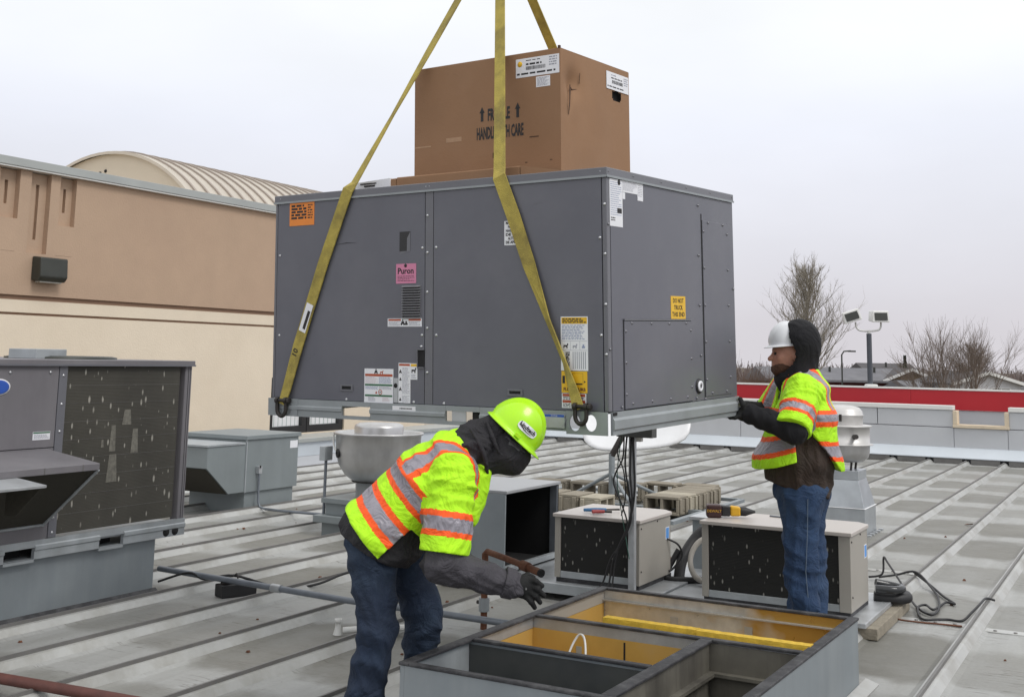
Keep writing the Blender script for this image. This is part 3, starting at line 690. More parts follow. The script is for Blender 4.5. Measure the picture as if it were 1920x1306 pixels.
# recessed grip in the access panel
Bx('grip_recess', M['dark'], hu, -1.158, -.0012, .197, -1.113, .0002, .290); mbg = MB(); mbg.box(-1.158, -.010, .288, -1.113, 0, .294); mbg.box(-1.158, -.010, .193, -1.113, 0, .199); mbg.box(-1.160, -.008, .199, -1.156, 0, .288); mbg.build('grip_rim', M['unit_trim'], hu)
L4 = S('F', -1.529, .004, -1.325, .185, M['white'])
mb = MB(); fquad(mb, 'F', -1.524, .144, -1.330, .157, .0020); mb.build('warning_band', M['red_lbl'], L4)
mb = MB(); fquad(mb, 'F', -1.524, .093, -1.330, .103, .0020); fquad(mb, 'F', -1.524, .036, -1.330, .046, .0020); mb.build('green_band', M['green_lbl'], L4)
fineprint(L4, 'F', -1.522, .106, -1.43, .142, 6, M['palepink'], seed=8); fineprint(L4, 'F', -1.425, .106, -1.335, .142, 6, M['blueink'], seed=9)
fineprint(L4, 'F', -1.522, .074, -1.43, .091, 3, M['blueink'], seed=10); fineprint(L4, 'F', -1.425, .074, -1.335, .091, 3, M['greyink'], seed=11)
fineprint(L4, 'F', -1.50, .010, -1.45, .034, 4, M['greyink'], seed=12); fineprint(L4, 'F', -1.40, .010, -1.35, .034, 4, M['palepink'], seed=13)
icon(L4, -1.446, .169, .024, K); icon(L4, -1.406, .167, .022, M['red_lbl'], 1); icon(L4, -1.443, .058, .016, M['red_lbl'], 2)
rg = MB(); rg.lathe([(.014, 0), (.014, .0006), (.0105, .0006), (.0105, 0)], 14); rg.build('prohibition_ring', M['red_lbl'], L4, 0, (-1.415, -.0018, .060), ROT['F']); icon(L4, -1.415, .060, .012, K, 1)
Bx('service_plate', M['galv'], hu, -1.321, -.003, .008, -1.292, 0, .137, .001); MB().lathe([(.013, .0), (.013, .0036), (.0003, .0036)], 14).build('port_hole', M['dark'], hu, 0, (-1.307, 0, .098), ROT['F'])
L5 = S('F', -1.289, .008, -1.207, .218, M['white'])
mb = MB(); fquad(mb, 'F', -1.285, .203, -1.211, .214, .0020); mb.build('warning_band', M['red_lbl'], L5)
fineprint(L5, 'F', -1.262, .055, -1.212, .195, 22, M['greyink'], seed=14, words=4, fillh=.4); fineprint(L5, 'F', -1.262, .012, -1.212, .048, 6, M['greyink'], seed=15, words=4, fillh=.4)
for v, kd in ((.172, 0), (.133, 2), (.08, 0), (.026, 2)): icon(L5, -1.275, v, .018, K, kd)
L6 = S('F', -1.2065, .132, -1.160, .217, M['white'])
mb = MB(); fquad(mb, 'F', -1.204, .201, -1.163, .214, .0020); mb.build('caution_band', M['yellow_lbl'], L6)
icon(L6, -1.184, .180, .030, K, 1); fineprint(L6, 'F', -1.20, .138, -1.166, .160, 3, M['greyink'], seed=16, words=4)
for (a, b, c, d) in ((-1.704, .059, -1.612, .095), (-.582, .066, -.490, .099)):      # small stamped knock-out plates
    vp = MB(); vp.box(a, -.005, b, c, 0, b + .009); vp.box(a, -.005, d - .009, c, 0, d); vp.box(a, -.005, b + .009, a + .012, 0, d - .009); vp.box(c - .012, -.005, b + .009, c, 0, d - .009); vp.build('vent_frame', M['unit_trim'], hu, .001)
    Bx('vent_opening', M['dark'], hu, a + .0125, -.001, b + .0095, c - .0125, 0.0002, d - .0095)
L7 = S('F', -1.319, -.043, -1.162, -.008, M['white'], off=.012); bars(L7, 'F', -1.27, -.024, -1.185, -.016, K, off=.0136); fineprint(L7, 'F', -1.312, -.040, -1.24, -.029, 2, M['greyink'], off=.0136, seed=17)
L8 = S('F', -.598, .820, -.493, .944, M['white'])
for k, tx in enumerate(('MAX STACK', 'HEIGHT', 'HAUTEUR', 'DE PILE', 'ALTURA', 'DE APILAR')): lettering(L8, tx, .019, K, (-.546, -.0022, .933 - k * .0198), ROT['F'], bold=.0008, fit=(.088 if len(tx) > 6 else .06))
L9 = S('F', -.265, .197, -.112, .457, M['white'])
mb = MB(); fquad(mb, 'F', -.261, .422, -.116, .453, .0020); mb.build('caution_band', M['yellow_lbl'], L9); fineprint(L9, 'F', -.255, .425, -.122, .450, 3, K, seed=18, off=.0022, words=7, fillh=.6)
fineprint(L9, 'F', -.258, .345, -.130, .418, 10, M['blueink'], seed=19, words=7)
fineprint(L9, 'F', -.238, .205, -.215, .288, 12, K, seed=22, words=2, fillh=.8)
mb = MB()
for k in range(7): fquad(mb, 'F', -.198 + k * .0115, .205, -.1935 + k * .0115, .288, .0020)
fquad(mb, 'F', -.262, .338, -.115, .3395, .0020); fquad(mb, 'F', -.262, .294, -.115, .2955, .0020); fquad(mb, 'F', -.212, .296, -.2105, .338, .0020); fquad(mb, 'F', -.158, .296, -.1565, .338, .0020)
mb.build('table_lines', M['greyink'], L9)
icon(L9, -.237, .316, .026, K, 1); icon(L9, -.185, .314, .024, M['greyink'], 1); icon(L9, -.137, .314, .022, M['blueink'], 2)
L10 = S('F', -.263, .091, -.118, .194, M['yellow_lbl'])
lettering(L10, 'FLUSH CURB', .021, M['rust'], (-.190, -.0022, .107), ROT['F'], bold=.0008, fit=.125)
mb = MB()
for a, b, c, d in ((-.258, .135, -.243, .172), (-.20, .132, -.199, .185), (-.142, .132, -.141, .185), (-.20, .184, -.141, .185), (-.195, .130, -.145, .137)): fquad(mb, 'F', a, b, c, d, .0020)
mb._add([P3('F', -.136, .150, .002), P3('F', -.126, .145, .002), P3('F', -.136, .139, .002)], [(0, 2, 1)]); mb.build('diagram', K, L10)
L11 = S('F', -.262, .018, -.125, .088, M['white'])
mb = MB(); fquad(mb, 'F', -.258, .073, -.130, .086, .0020); fquad(mb, 'F', -.258, .043, -.130, .056, .0020); mb.build('warning_band', M['red_lbl'], L11); fineprint(L11, 'F', -.255, .058, -.135, .072, 2, K, seed=23, words=6); fineprint(L11, 'F', -.255, .022, -.135, .041, 3, K, seed=24, words=6)
L12 = S('F', -.352, -.078, -.236, -.012, M['galv'], off=.0205)
mb = MB(); fquad(mb, 'F', -.350, -.026, -.238, -.014, .0225); mb.build('notice_band', M['blue_lbl'], L12); lettering(L12, 'NOTICE', .010, M['white'], (-.294, -.0230, -.020), ROT['F']); fineprint(L12, 'F', -.346, -.074, -.243, -.031, 6, K, off=.0216, seed=25)
SC = M['screw']; M['screw_dark'] = mat('dull screw', (.20, .20, .22), .4, .6, .2)
screws(hu, 'F', [(-2.193, .825), (-2.185, .363), (-1.105, 1.158), (-1.083, 1.158), (-1.098, 1.001), (-1.098, .803), (-1.132, .829), (-1.039, .828), (-1.098, .593), (-1.097, .403), (-1.132, .366), (-1.036, .366), (-1.136, .306), (-1.096, .171), (-1.66, .014), (-1.185, .014), (-.984, .014), (-.039, .835), (-.012, .997), (-.012, .756), (-.012, .514), (-.038, .367), (-.012, .276), (-2.193, 1.158), (-.030, 1.158)], SC, r=.0065)
# end (right-hand) face
ap = MB(); ap.box(0, .152, .010, .006, .906, .436); ap.build('access_panel', g, hu, .006); Bx('access_lip', M['unit_trim'], hu, 0, .150, .437, .010, .908, .444, .002)
Bx('access_joint', M['dark'], hu, .0003, .147, .006, .0012, .911, .445)
npn = MB(); npn.box(0, 1.078, .024, .0045, 1.418, .995); npn.build('narrow_panel', g, hu, .002); Bx('panel_joint', M['dark'], hu, .0004, 1.066, .020, .0011, 1.0775, 1.03); Bx('panel_joint', M['dark'], hu, .0004, 1.419, .020, .0011, 1.423, .998)
L13 = S('R', .030, .893, .159, 1.126, M['white'])
fineprint(L13, 'R', .038, .945, .15, 1.115, 16, M['blueink'], seed=30, words=8, fillh=.3); mb = MB(); fquad(mb, 'R', .104, .960, .150, .985, .0021); mb.build('mark_block', K, L13); fineprint(L13, 'R', .04, .918, .085, .94, 2, K, seed=31, words=3)
mb = MB(); mb.lathe([(.014, 0), (.014, .0005), (.0003, .0005)], 14); mb.build('emblem', K, L13, 0, (.0018, .125, 1.113), ROT['R'])
L14 = S('R', .161, 1.070, .318, 1.129, M['white']); fineprint(L14, 'R', .165, 1.078, .312, 1.124, 9, M['greyink'], seed=32, words=10, fillh=.35); L15 = S('R', .319, 1.040, .378, 1.129, M['white']); fineprint(L15, 'R', .324, 1.06, .37, 1.12, 7, M['greyink'], seed=33, words=4, fillh=.3); S('R', .161, 1.035, .187, 1.068, M['white'])
L16 = S('R', .672, .446, .846, .566, M['yellow_lbl'])
for k, tx in enumerate(('DO NOT', 'TRUCK', 'THIS END')): lettering(L16, tx, .034, K, (.0023, .759, .541 - k * .036), ROT['R'], bold=.0006, fit=(.125, .105, .15)[k])
kn = MB(); kn.lathe([(.040, 0), (.040, .006), (.030, .010)], 20); kn.build('port_gasket', M['black'], hu, 0, (0, .993, .084), ROT['R']); kw = MB(); kw.lathe([(.029, .004), (.029, .014), (.016, .017), (.014, .012)], 20); kw.build('port_ring', M['white'], hu, 0, (0, .993, .084), ROT['R']); MB().lathe([(.0155, .011), (.0003, .011)], 16).build('port_bore', M['dark'], hu, 0, (0, .993, .084), ROT['R'])
screws(hu, 'R', [(.267, 1.158), (.578, 1.158), (.88, 1.158), (1.19, 1.158), (1.495, 1.158), (.012, 1.158), (1.032, 1.073), (1.026, .795), (1.488, .621), (1.025, .521), (1.027, .248), (1.072, .012), (.962, .022), (.123, .022), (.012, .9), (.012, .3)], M['screw_dark'], off=.003, r=.006)
screws(hu, 'R', [(1.153, .984), (1.353, .984), (1.088, .932), (1.410, .934), (1.088, .729), (1.410, .728), (1.088, .523), (1.410, .524), (1.088, .321), (1.410, .32), (1.088, .116), (1.410, .118), (1.159, .040), (1.354, .040), (.228, .424), (.438, .422), (.639, .421), (.84, .423), (.164, .385), (.896, .385), (.164, .233), (.896, .235), (.164, .081), (.432, .034), (.64, .034), (.842, .034), (.896, .084), (.226, .034)], M['screw_dark'], off=.006, r=.006)

# ------------------------------------------------------------------ cartons on the unit
CZ = HC + .012
def ubox_thing(name, label, cat): return thing(name, label, cat, upt(0, 0, CZ), U_ROT)
cart = ubox_thing('flat_carton', 'long flat brown carton lying on top of the hoisted unit', 'carton')
fc = MB(); fc.box(-1.40, .10, .001, -.57, .33, .062); fc.build('body', M['card'], cart, .006)
fe = MB(); fe.hexa([(-1.74, .11, .001), (-1.402, .10, .001), (-1.402, .32, .001), (-1.74, .32, .001), (-1.74, .11, .045), (-1.402, .10, .058), (-1.402, .32, .058), (-1.74, .32, .045)]); fe.build('wrapped_end', M['card'], cart, .004)
fp = MB(); fp.hexa([(-1.70, .098, .010), (-1.44, .092, .010), (-1.44, .2, .010), (-1.70, .2, .010), (-1.70, .098, .050), (-1.44, .092, .0605), (-1.44, .2, .0605), (-1.70, .2, .050)]); fpo = fp.build('shipping_label', M['white'], cart)
fineprint(fpo, 'F', -1.67, .018, -1.53, .046, 3, K, off=.0935 - .0 - .19, base=.0, seed=41, words=6) if False else None
pr = MB(); slab(pr, 'F', -1.66, .036, -1.54, .043, -.0945, -.0925); slab(pr, 'F', -1.63, .021, -1.55, .030, -.0945, -.0920); pr.build('print', K, fpo)
fl_ = MB(); fl_.prism([(-.565, .10, .060), (-.28, .16, .012), (-.34, .33, .030), (-.565, .33, .062)], (0, 0, 0), (0, 0, .003)); fl_.prism([(-.565, .10, .060), (-.565, .101, .0), (-.28, .16, .001), (-.28, .16, .012)], (0, 0, 0), (0, .003, 0)); fl_.build('open_flap', M['card'], cart)
bxr = ubox_thing('cardboard_box', 'large brown cardboard box marked FRAGILE riding on the hoisted unit', 'box')
x0, x1, y0, y1, zt = -1.472, -.470, .35, 1.125, .725
ft = .006
bb = MB(); bb.box(x0, y0, .002, x1, y0 + ft, zt); bb.build('front_panel', M['card'], bxr, .002)
# dented end panel with a crushed corner: displaced grid
eg = MB(); N_, Z_ = 72, 66; vs = []
for j in range(Z_ + 1):
    for i in range(N_ + 1):
        y = y0 + (y1 - y0) * i / N_; z = .002 + (zt - .002) * j / Z_
        d1 = math.exp(-(((y - y0 - .13) / .07) ** 2 + ((z - .555) / .07) ** 2)) * .035
        d2 = math.exp(-(((y - y0 - .11 - (z - .47) * .35) / .018) ** 2 + ((z - .47) / .07) ** 2)) * .025
        d3 = .008 * math.sin((y - y0) * 6) * math.sin(z * 5)
        vs.append((x1 - d1 - d2 + d3 * min(1, (y - y0) * 6) * min(1, (y1 - y) * 6), y, z))
eg._add(vs, [(j * (N_ + 1) + i, j * (N_ + 1) + i + 1, (j + 1) * (N_ + 1) + i + 1, (j + 1) * (N_ + 1) + i) for j in range(Z_) for i in range(N_)
             if not (((((y0 + (y1 - y0) * (i + .5) / N_) - (y1 - .150)) / .052) ** 4 + ((.002 + zt * (j + .5) / Z_ - .560) / .030) ** 4) < 1)], 0, True)
eg.build('end_panel', M['card'], bxr)
Bx('hand_hole', M['dark'], bxr, x1 - .04, y1 - .25, .49, x1 - .03, y1 - .05, .64)
tear = MB(); tear.ribbon([(x1 + .004, y0 + .075, .37), (x1 + .002, y0 + .088, .42), (x1 - .002, y0 + .10, .47), (x1 - .010, y0 + .115, .51), (x1 - .014, y0 + .122, .545)], [.003, .008, .007, .014, .005], (0, 1, 0), .002)
tear.ribbon([(x1 - .016, y0 + .125, .535), (x1 - .022, y0 + .155, .522), (x1 - .012, y0 + .19, .528)], [.003, .008, .003], (0, 0, 1), .002)
tear.ribbon([(x1 - .002, y0 + .20, .56), (x1 + .004, y0 + .20, .62)], [.004, .003], (0, 1, 0), .002)
tear.build('tear', M['card_edge'], bxr)
bb = MB(); bb.box(x0 + ft, y1 - ft, .002, x1 - .02, y1, zt); bb.box(x0, y0 + ft, .002, x0 + ft, y1, zt); bb.build('back_panels', M['card'], bxr)
bb = MB(); bb.box(x0 + .003, y0 + .004, zt - .003, x1 - .003, y1, zt + .003); bb.build('top_flap', M['card'], bxr)
Bx('bent_corner', M['card_edge'], bxr, x1 - .015, y0 - .002, zt, x1 - .002, y0 + .012, zt + .016, .002)
fy = y0
lettering(bxr, 'FRAGILE', .092, K, (-.874, fy - .0012, .402), ROT['F'], bold=.0035, fit=.15)
lettering(bxr, 'HANDLE WITH CARE', .092, K, (-.867, fy - .0012, .300), ROT['F'], bold=.0035, fit=.315)
for ux in (-.987, -.747):
    ar = MB()
    for (a, b, c, d) in ((ux - .009, .372, ux + .009, .425),): fquad(ar, 'F', a, b, c, d, .0012, fy)
    ar._add([P3('F', ux - .018, .42, .0012, fy), P3('F', ux + .018, .42, .0012, fy), P3('F', ux, .455, .0012, fy)], [(0, 1, 2)])
    ar.build('up_arrow', K, bxr)
sc = MB(); fquad(sc, 'F', -1.24, .275, -1.13, .300, .0008, fy); sc.build('scuff', M['card_scuff'], bxr); sc = MB(); fquad(sc, 'F', -1.465, .26, -1.35, .268, .0008, fy); sc.build('scuff', M['card_scuff'], bxr)
mk = MB(); fquad(mk, 'F', -.915, .16, -.905, .19, .0008, fy); fquad(mk, 'F', -.908, .13, -.898, .155, .0008, fy); fquad(mk, 'F', -.67, .252, -.61, .258, .0008, fy); fquad(mk, 'F', -.70, .115, -.685, .12, .0008, fy); fquad(mk, 'F', -.54, .118, -.525, .123, .0008, fy); mk.build('scuff_mark', M['card_edge'], bxr)
B1 = sticker(bxr, 'F', -.757, .590, -.476, .695, M['white'], base=fy)
mb = MB(); mb.lathe([(.016, 0), (.016, .0005), (.0003, .0005)], 12); mb.build('sun_mark', M['yellow_lbl'], B1, 0, (-.73, fy - .0018, .665), ROT['F'])
lettering(B1, 'RESIDENCE CORPORATION', .0135, K, (-.64, fy - .0022, .682), ROT['F'], bold=.0003, fit=.11) if False else None
fineprint(B1, 'F', -.69, .677, -.59, .686, 1, K, base=fy, seed=50, words=3); fineprint(B1, 'F', -.69, .653, -.57, .668, 1, K, base=fy, seed=51, words=4, fillh=.7); bars(B1, 'F', -.69, .628, -.565, .648, K, base=fy, n=30, seed=5); fineprint(B1, 'F', -.75, .600, -.50, .618, 1, K, base=fy, seed=52, words=6, fillh=.55); fineprint(B1, 'F', -.54, .635, -.49, .690, 4, M['greyink'], base=fy, seed=53, words=3)
B2 = sticker(bxr, 'F', -.625, .525, -.535, .583, M['white'], base=fy); fineprint(B2, 'F', -.617, .530, -.543, .578, 8, M['greyink'], base=fy, seed=54, words=5)
B3 = sticker(bxr, 'R', y1 - .275, .588, y1 - .012, .690, M['white'], base=x1 + .001, off=.001); fineprint(B3, 'R', y1 - .22, .668, y1 - .13, .680, 1, M['greyink'], base=x1 + .001, off=.0026, seed=55, words=3); fineprint(B3, 'R', y1 - .22, .650, y1 - .09, .664, 1, K, base=x1 + .001, off=.0026, seed=56, words=4); bars(B3, 'R', y1 - .21, .625, y1 - .08, .645, K, base=x1 + .001, off=.0026, seed=6); fineprint(B3, 'R', y1 - .265, .598, y1 - .03, .612, 1, K, base=x1 + .001, off=.0026, seed=57, words=7); fineprint(B3, 'R', y1 - .07, .63, y1 - .02, .68, 4, M['greyink'], base=x1 + .001, off=.0026, seed=58, words=3)
Bx('front_tape', M['card_scuff'], bxr, x0 + .01, y0 - .0012, .002, x1 - .01, y0 - .0003, .03) if False else None

# ------------------------------------------------------------------ slings, shackles, crane hook
HOOK = (-1.08, .67, 2.80)
def sling(name, label, pts, widths, dirs, extra=None):
    t = thing(name, label, 'sling', upt(*pts[0]), U_ROT)
    o = Vector(pts[0]); mb = MB(); mb.ribbon([Vector(p) - o for p in pts], widths, dirs, .007)
    s_o = mb.build('webbing', M['sling'], t)
    return t, o
def lerp3(a, b, t): return tuple(a[i] + (b[i] - a[i]) * t for i in range(3))
XA = (1, 0, 0)
hk = HOOK
pl = [(-2.125, -.030, -.025), (-2.10, -.022, .05), (-2.02, -.016, .30), (-1.84, -.014, .76), (-1.655, -.016, 1.175), (-1.63, .010, 1.215)] + [lerp3((-1.63, .010, 1.215), hk, t) for t in (.25, .5, .75, .97)]
sl, o1 = sling('lifting_sling', 'dirty yellow webbing sling at the left end of the hoisted unit', pl, [.050, .062, .072, .074, .074, .066, .030, .066, .070, .05], [XA] * 5 + [(1, -.25, 0)] * 5)
tagm = MB(); tagm.ribbon([Vector((-1.986, -.021, .385)) - o1, Vector((-1.955, -.021, .465)) - o1, Vector((-1.925, -.021, .54)) - o1], .052, XA, .002); tg = tagm.build('sling_tag', M['white'], sl)
tp = MB(); tp.ribbon([Vector((-1.972, -.0225, .40)) - o1, Vector((-1.93, -.0225, .50)) - o1], .02, XA, .001); tp.build('print', K, tg)
lettering(sl, '10', .05, K, Vector((-2.035, -.0225, .265)) - o1, (R(90), R(-69), 0), bold=.001)
lettering(sl, 'ELLIFT', .04, K, Vector((-1.893, -.0195, .64)) - o1, (R(90), R(-68), 0), bold=.0004) if False else None
pm = [(-.150, -.030, .015), (-.175, -.024, .08), (-.235, -.018, .24), (-.33, -.016, .44), (-.44, -.016, .72), (-.53, -.016, .96), (-.62, -.016, 1.175), (-.635, .010, 1.215)] + [lerp3((-.635, .010, 1.215), hk, t) for t in (.2, .4, .6, .8, .97)]
sm_, o2 = sling('lifting_sling', 'yellow webbing sling crossing in front of the cardboard box', pm, [.058, .055, .046, .044, .072, .078, .076, .072, .070, .068, .066, .064, .06], [(1, 0, .2), (1, 0, .2), (.75, -.6, 0), (.8, -.5, 0), XA, XA, XA] + [(1, -.1, 0)] * 6)
pb = [(-.12, UW + .016, -.03), (-.40, UW + .020, .5), (-.765, UW + .018, 1.175), (-.78, UW - .0, 1.215)] + [lerp3((-.78, UW - .0, 1.215), hk, t) for t in (.25, .5, .75, .97)]
sling('lifting_sling', 'narrow yellow webbing sling rising behind the cardboard box', pb, .062, [XA] * 8)
def shackle(name, label, loc, sc=1.0):
    t = thing(name, label, 'shackle', upt(*loc), U_ROT)
    pts = [(math.cos(a) * .034 * sc, 0, math.sin(a) * .040 * sc - .020) for a in [math.pi * (0.0 + i / 14) * 1.0 + math.pi for i in range(15)]]
    pts = [(pts[0][0], 0, .030 * sc)] + pts + [(pts[-1][0], 0, .030 * sc)]
    MB().tube(pts, .0115 * sc, 8).build('bow', M['iron'], t)
    MB().tube([(-.050 * sc, 0, .028 * sc), (.054 * sc, 0, .028 * sc)], .010 * sc, 8).build('pin', M['iron'], t)
    MB().lathe([(.017 * sc, -.008), (.017 * sc, .008), (.001, .008)], 6).build('pin_head', M['iron'], t, .002, (.055 * sc, 0, .028 * sc), (0, R(90), 0))
    for sx in (-1, 1): MB().lathe([(.018 * sc, -.010), (.019 * sc, 0), (.018 * sc, .010)], 12).build('ear', M['iron'], t, 0, (sx * .033 * sc, 0, .028 * sc), (0, R(90), 0))
    return t
shackle('lifting_shackle', 'dark steel shackle holding the left sling to the unit base', (-2.122, -.034, -.032))
s2 = shackle('lifting_shackle', 'dark steel shackle at the near corner holding the front sling', (-.137, -.034, .004), .92)
ck = thing('crane_hook', 'steel crane hook gathering the yellow slings above the load', 'hook', upt(*HOOK), (0, 0, 0.3))
MB().tube([(.0, 0, .30), (0, 0, .16), (-.07, 0, .10), (-.09, 0, 0), (-.03, 0, -.08), (.06, 0, -.06), (.09, 0, .02)], [.035, .035, .03, .035, .04, .03, .012], 10).build('hook', M['iron'], ck)
MB().lathe([(.03, .28), (.10, .30), (.10, .52), (.04, .56), (.001, .56)], 16).build('block', M['iron'], ck)
MB().tube([(0, 0, .56), (0, 0, 9)], .012, 6).build('cable', M['iron'], ck)
# ------------------------------------------------------------------ old rooftop unit at left
ou = thing('rooftop_unit', 'weathered mauve-grey rooftop unit with dirty flecked coil at left', 'air conditioner', (-6.13, 5.0, 0))
OG = M['old_gray']; Z0, Z1 = .473, 1.60; YE = 1.455      # local y = world y - 5
Bx('cabinet', OG, ou, -1.5, -1.6, .47, -.02, .30, 1.57, .004)
Bx('front_panel', OG, ou, -.02, -.9, 1.055, 0.0, .268, 1.565, .003)
Bx('panel_strip', M['unit_trim'], ou, -.02, .272, .50, .003, .335, 1.565, .003)
Bx('lower_panel', OG, ou, -.02, -1.6, .49, 0, .268, 1.05, .003)
tl = MB(); tl.box(-1.55, -1.65, 1.567, .018, YE + .01, 1.60); tl.build('top_lid', OG, ou, .004)
lip = MB(); lip.box(.019, -1.65, 1.560, .023, YE + .012, 1.572); lip.build('lid_edge', M['unit_trim'], ou)
Bx('coil', M['coil_old'], ou, -.10, .34, .515, -.01, 1.345, 1.56)
cl = MB()
for k in range(1, 9): cl.box(-.0098, .34, .515 + k * .115, -.0086, 1.345, .5165 + k * .115)
cl.build('coil_tubes', M['seam_cap'], ou)
for (y, z, w, h) in ((.83, 1.17, .075, .10), (.73, 1.0, .05, .17), (.92, .98, .06, .16), (.72, .80, .085, .18), (.66, 1.03, .02, .05)):
    bp_ = MB(); bp_.hexa([(-.0085, y, z), (-.0085, y + w * 1.1, z), (-.011, y + w * 1.1, z), (-.011, y, z), (-.0085, y + w * .2, z + h), (-.0085, y + w * .9, z + h), (-.011, y + w * .9, z + h), (-.011, y + w * .2, z + h)]); bp_.build('bent_fin_patch', mat('bent pale fins', (.19, .182, .155), .6, .3, .4, 40) if 'finpatch' not in M else M['finpatch'], ou)
pst = MB(); pst.box(-.07, 1.388, .47, 0, YE, 1.566); pst.build('corner_post', OG, ou, .006)
Bx('post_groove', M['dark'], ou, 0.0004, 1.417, .48, .0014, 1.421, 1.56)
Bx('post_groove', M['dark'], ou, 0.0004, 1.437, .48, .0014, 1.440, 1.56)
def orail(y0, y1): 
    r_ = MB(); r_.prism([(0, y0, .498), (.006, y0, .498), (.006, y0, .470), (.014, y0, .462), (.014, y0, .440), (.006, y0, .432), (.006, y0, .385), (-.02, y0, .385), (-.02, y0, .498)], (0, 0, 0), (0, y1 - y0, 0)); r_.build('base_rail', M['galv_dull'], ou)
orail(-1.6, -.045); orail(.177, .688); orail(.895, 1.462)
for a, b in ((-.045, .177), (.688, .895)):
    Bx('pocket_lip', M['galv_dull'], ou, -.02, a, .455, .006, b, .498); Bx('pocket_lip', M['galv_dull'], ou, -.02, a, .368, .006, b, .386); Bx('fork_pocket', M['dark'], ou, -.3, a, .387, -.12, b, .455)
    Bx('pocket_floor', M['galv_dull'], ou, -.12, a, .384, -.02, b, .388)
for y in (1.285, 1.37): MB().lathe([(.031, 0), (.031, .0015), (.0005, .0015)], 18).build('round_hole', M['dark'], ou, 0, (.0062, y, .421), (0, R(90), 0))
Bx('coil_floor', M['galv_dull'], ou, -1.5, .30, .44, -.02, YE, .47)
# outside-air hood
hd_ = MB(); hd_.prism([(.0, -1.2, 1.045), (.46, -1.2, .985), (.46, -1.2, .945), (.44, -1.2, .945), (0, -1.2, 1.03)], (0, 0, 0), (0, 1.43, 0)); hd_.build('hood_top', OG, ou, .003)
Bx('hood_lip_seam', M['seam_cap'], ou, .461, -.18, .948, .4625, -.175, .985); Bx('hood_lip_seam', M['seam_cap'], ou, .461, .10, .948, .4625, .105, .985)
fs = MB(); fs.prism([(.0, .225, .59), (.44, .225, .955), (.0, .225, 1.03)], (0, 0, 0), (0, .005, 0)); fs.build('hood_side', M['filter'], ou)
fm = MB(); fm.quad((.0, -1.2, .585), (.0, .225, .585), (.445, .225, .945), (.445, -1.2, .945)); fm.build('filter_mesh', M['filter'], ou)
fr_ = MB(); fr_.tube([(.006, .228, .585), (.452, .228, .946)], .010, 6); fr_.tube([(.006, -1.2, .585), (.006, .228, .585)], .010, 6); fr_.build('filter_frame', M['galv_dull'], ou)
fp2 = MB(); fp2.prism([(.40, -.36, .95), (.70, -.36, .92), (.70, -.36, .905), (.40, -.36, .93)], (0, -.7, 0), (0, 0, 0)); fp2.build('drop_flap', M['galv'], ou, .002)
fp3 = MB(); fp3.prism([(.41, -.37, .93), (.69, -.37, .906), (.50, -.37, .74), (.41, -.37, .74)], (0, -.02, 0), (0, 0, 0)); fp3.build('flap_mesh', M['filter'], ou)
fineprint(sticker(ou, 'R', .101, 1.105, .232, 1.155, M['white']), 'R', .11, 1.112, .225, 1.138, 4, M['greyink'], seed=61, words=8); gb = MB(); fquad(gb, 'R', .103, 1.144, .230, 1.153, .0021); gb.build('label_band', M['green_lbl'], ou)
em = MB(); em.lathe([(.055, 0), (.055, .004), (.048, .005), (.0005, .005)], 24); em.build('blue_emblem', M['blue_lbl'], ou, 0, (0, -.175, 1.432), ROT['R']).scale = (1.35, .78, 1)
em = MB(); em.lathe([(.064, 0), (.064, .003), (.05, .003)], 24); em.build('emblem_rim', M['white_metal'], ou, 0, (0, -.175, 1.432), ROT['R']).scale = (1.3, .78, 1)
screws(ou, 'R', [(.303, 1.5), (.303, 1.32), (.303, 1.15), (.303, .62), (.303, .53), (-.1, 1.52), (.2, 1.52)], M['screw'], off=.003)
Bx('control_box', M['galv_dull'], ou, -.62, .37, 1.6, -.35, .62, 1.665, .004)
flw = MB(); flw.lathe([(.37, 0), (.37, .012), (.33, .02), (.001, .022)], 28); flw.build('fan_shroud', M['lamp_body'], ou, 0, (-.55, .75, 1.60))
ocb = thing('roof_curb', 'blue-grey sheet-metal curb under the weathered left unit', 'curb', (-6.17, 5.0, 0))
Bx('wall', M['curb_gray'], ocb, -1.4, -1.5, .006, 0, 1.235, .384, .004)
fb = MB(); fb.prism([(0, -1.5, .012), (.055, -1.5, .004), (.055, -1.5, .009), (0.002, -1.5, .05)], (0, 0, 0), (0, 2.76, 0)); fb.build('base_flange', M['tar'], ocb)

# ------------------------------------------------------------------ blue-grey hooded exhaust unit
ex = thing('exhaust_unit', 'blue-grey hooded make-up air unit behind the left rooftop unit', 'ventilator', (-8.46, 9.78, 0))
BG = M['blue_gray']
Bx('base_curb', BG, ex, -.80, .035, .0, -.03, .83, .215, .004)
Bx('cabinet', BG, ex, -.86, 0, .216, 0, .86, .755, .004)
Bx('lid', BG, ex, -.90, -.02, .757, .02, .885, .80, .004)
Bx('corner_seam', M['galv_dull'], ex, -.012, -.004, .216, .004, .010, .755)
hx = MB(); hx.prism([(-.52, -.002, .722), (-.52, -.58, .710), (-.52, -.58, .50), (-.52, -.24, .222), (-.52, -.002, .222)][::-1], (-.34, 0, 0), (.514, 0, 0)); hx.build('intake_hood', BG, ex, .004)
Bx('hood_rim', M['galv_dull'], ex, -.875, -.598, .712, .006, -.022, .734, .003)
fmx = MB(); fmx.quad((-.85, -.584, .495), (-.02, -.584, .495), (-.02, -.245, .218), (-.85, -.245, .218)); fmx.quad((-.85, -.583, .50), (-.85, -.583, .68), (-.04, -.583, .68), (-.04, -.583, .50)) if False else None; fmx.build('intake_mesh', M['filter'], ex)
sticker(ex, 'R', .715, .635, .845, .715, M['white'])
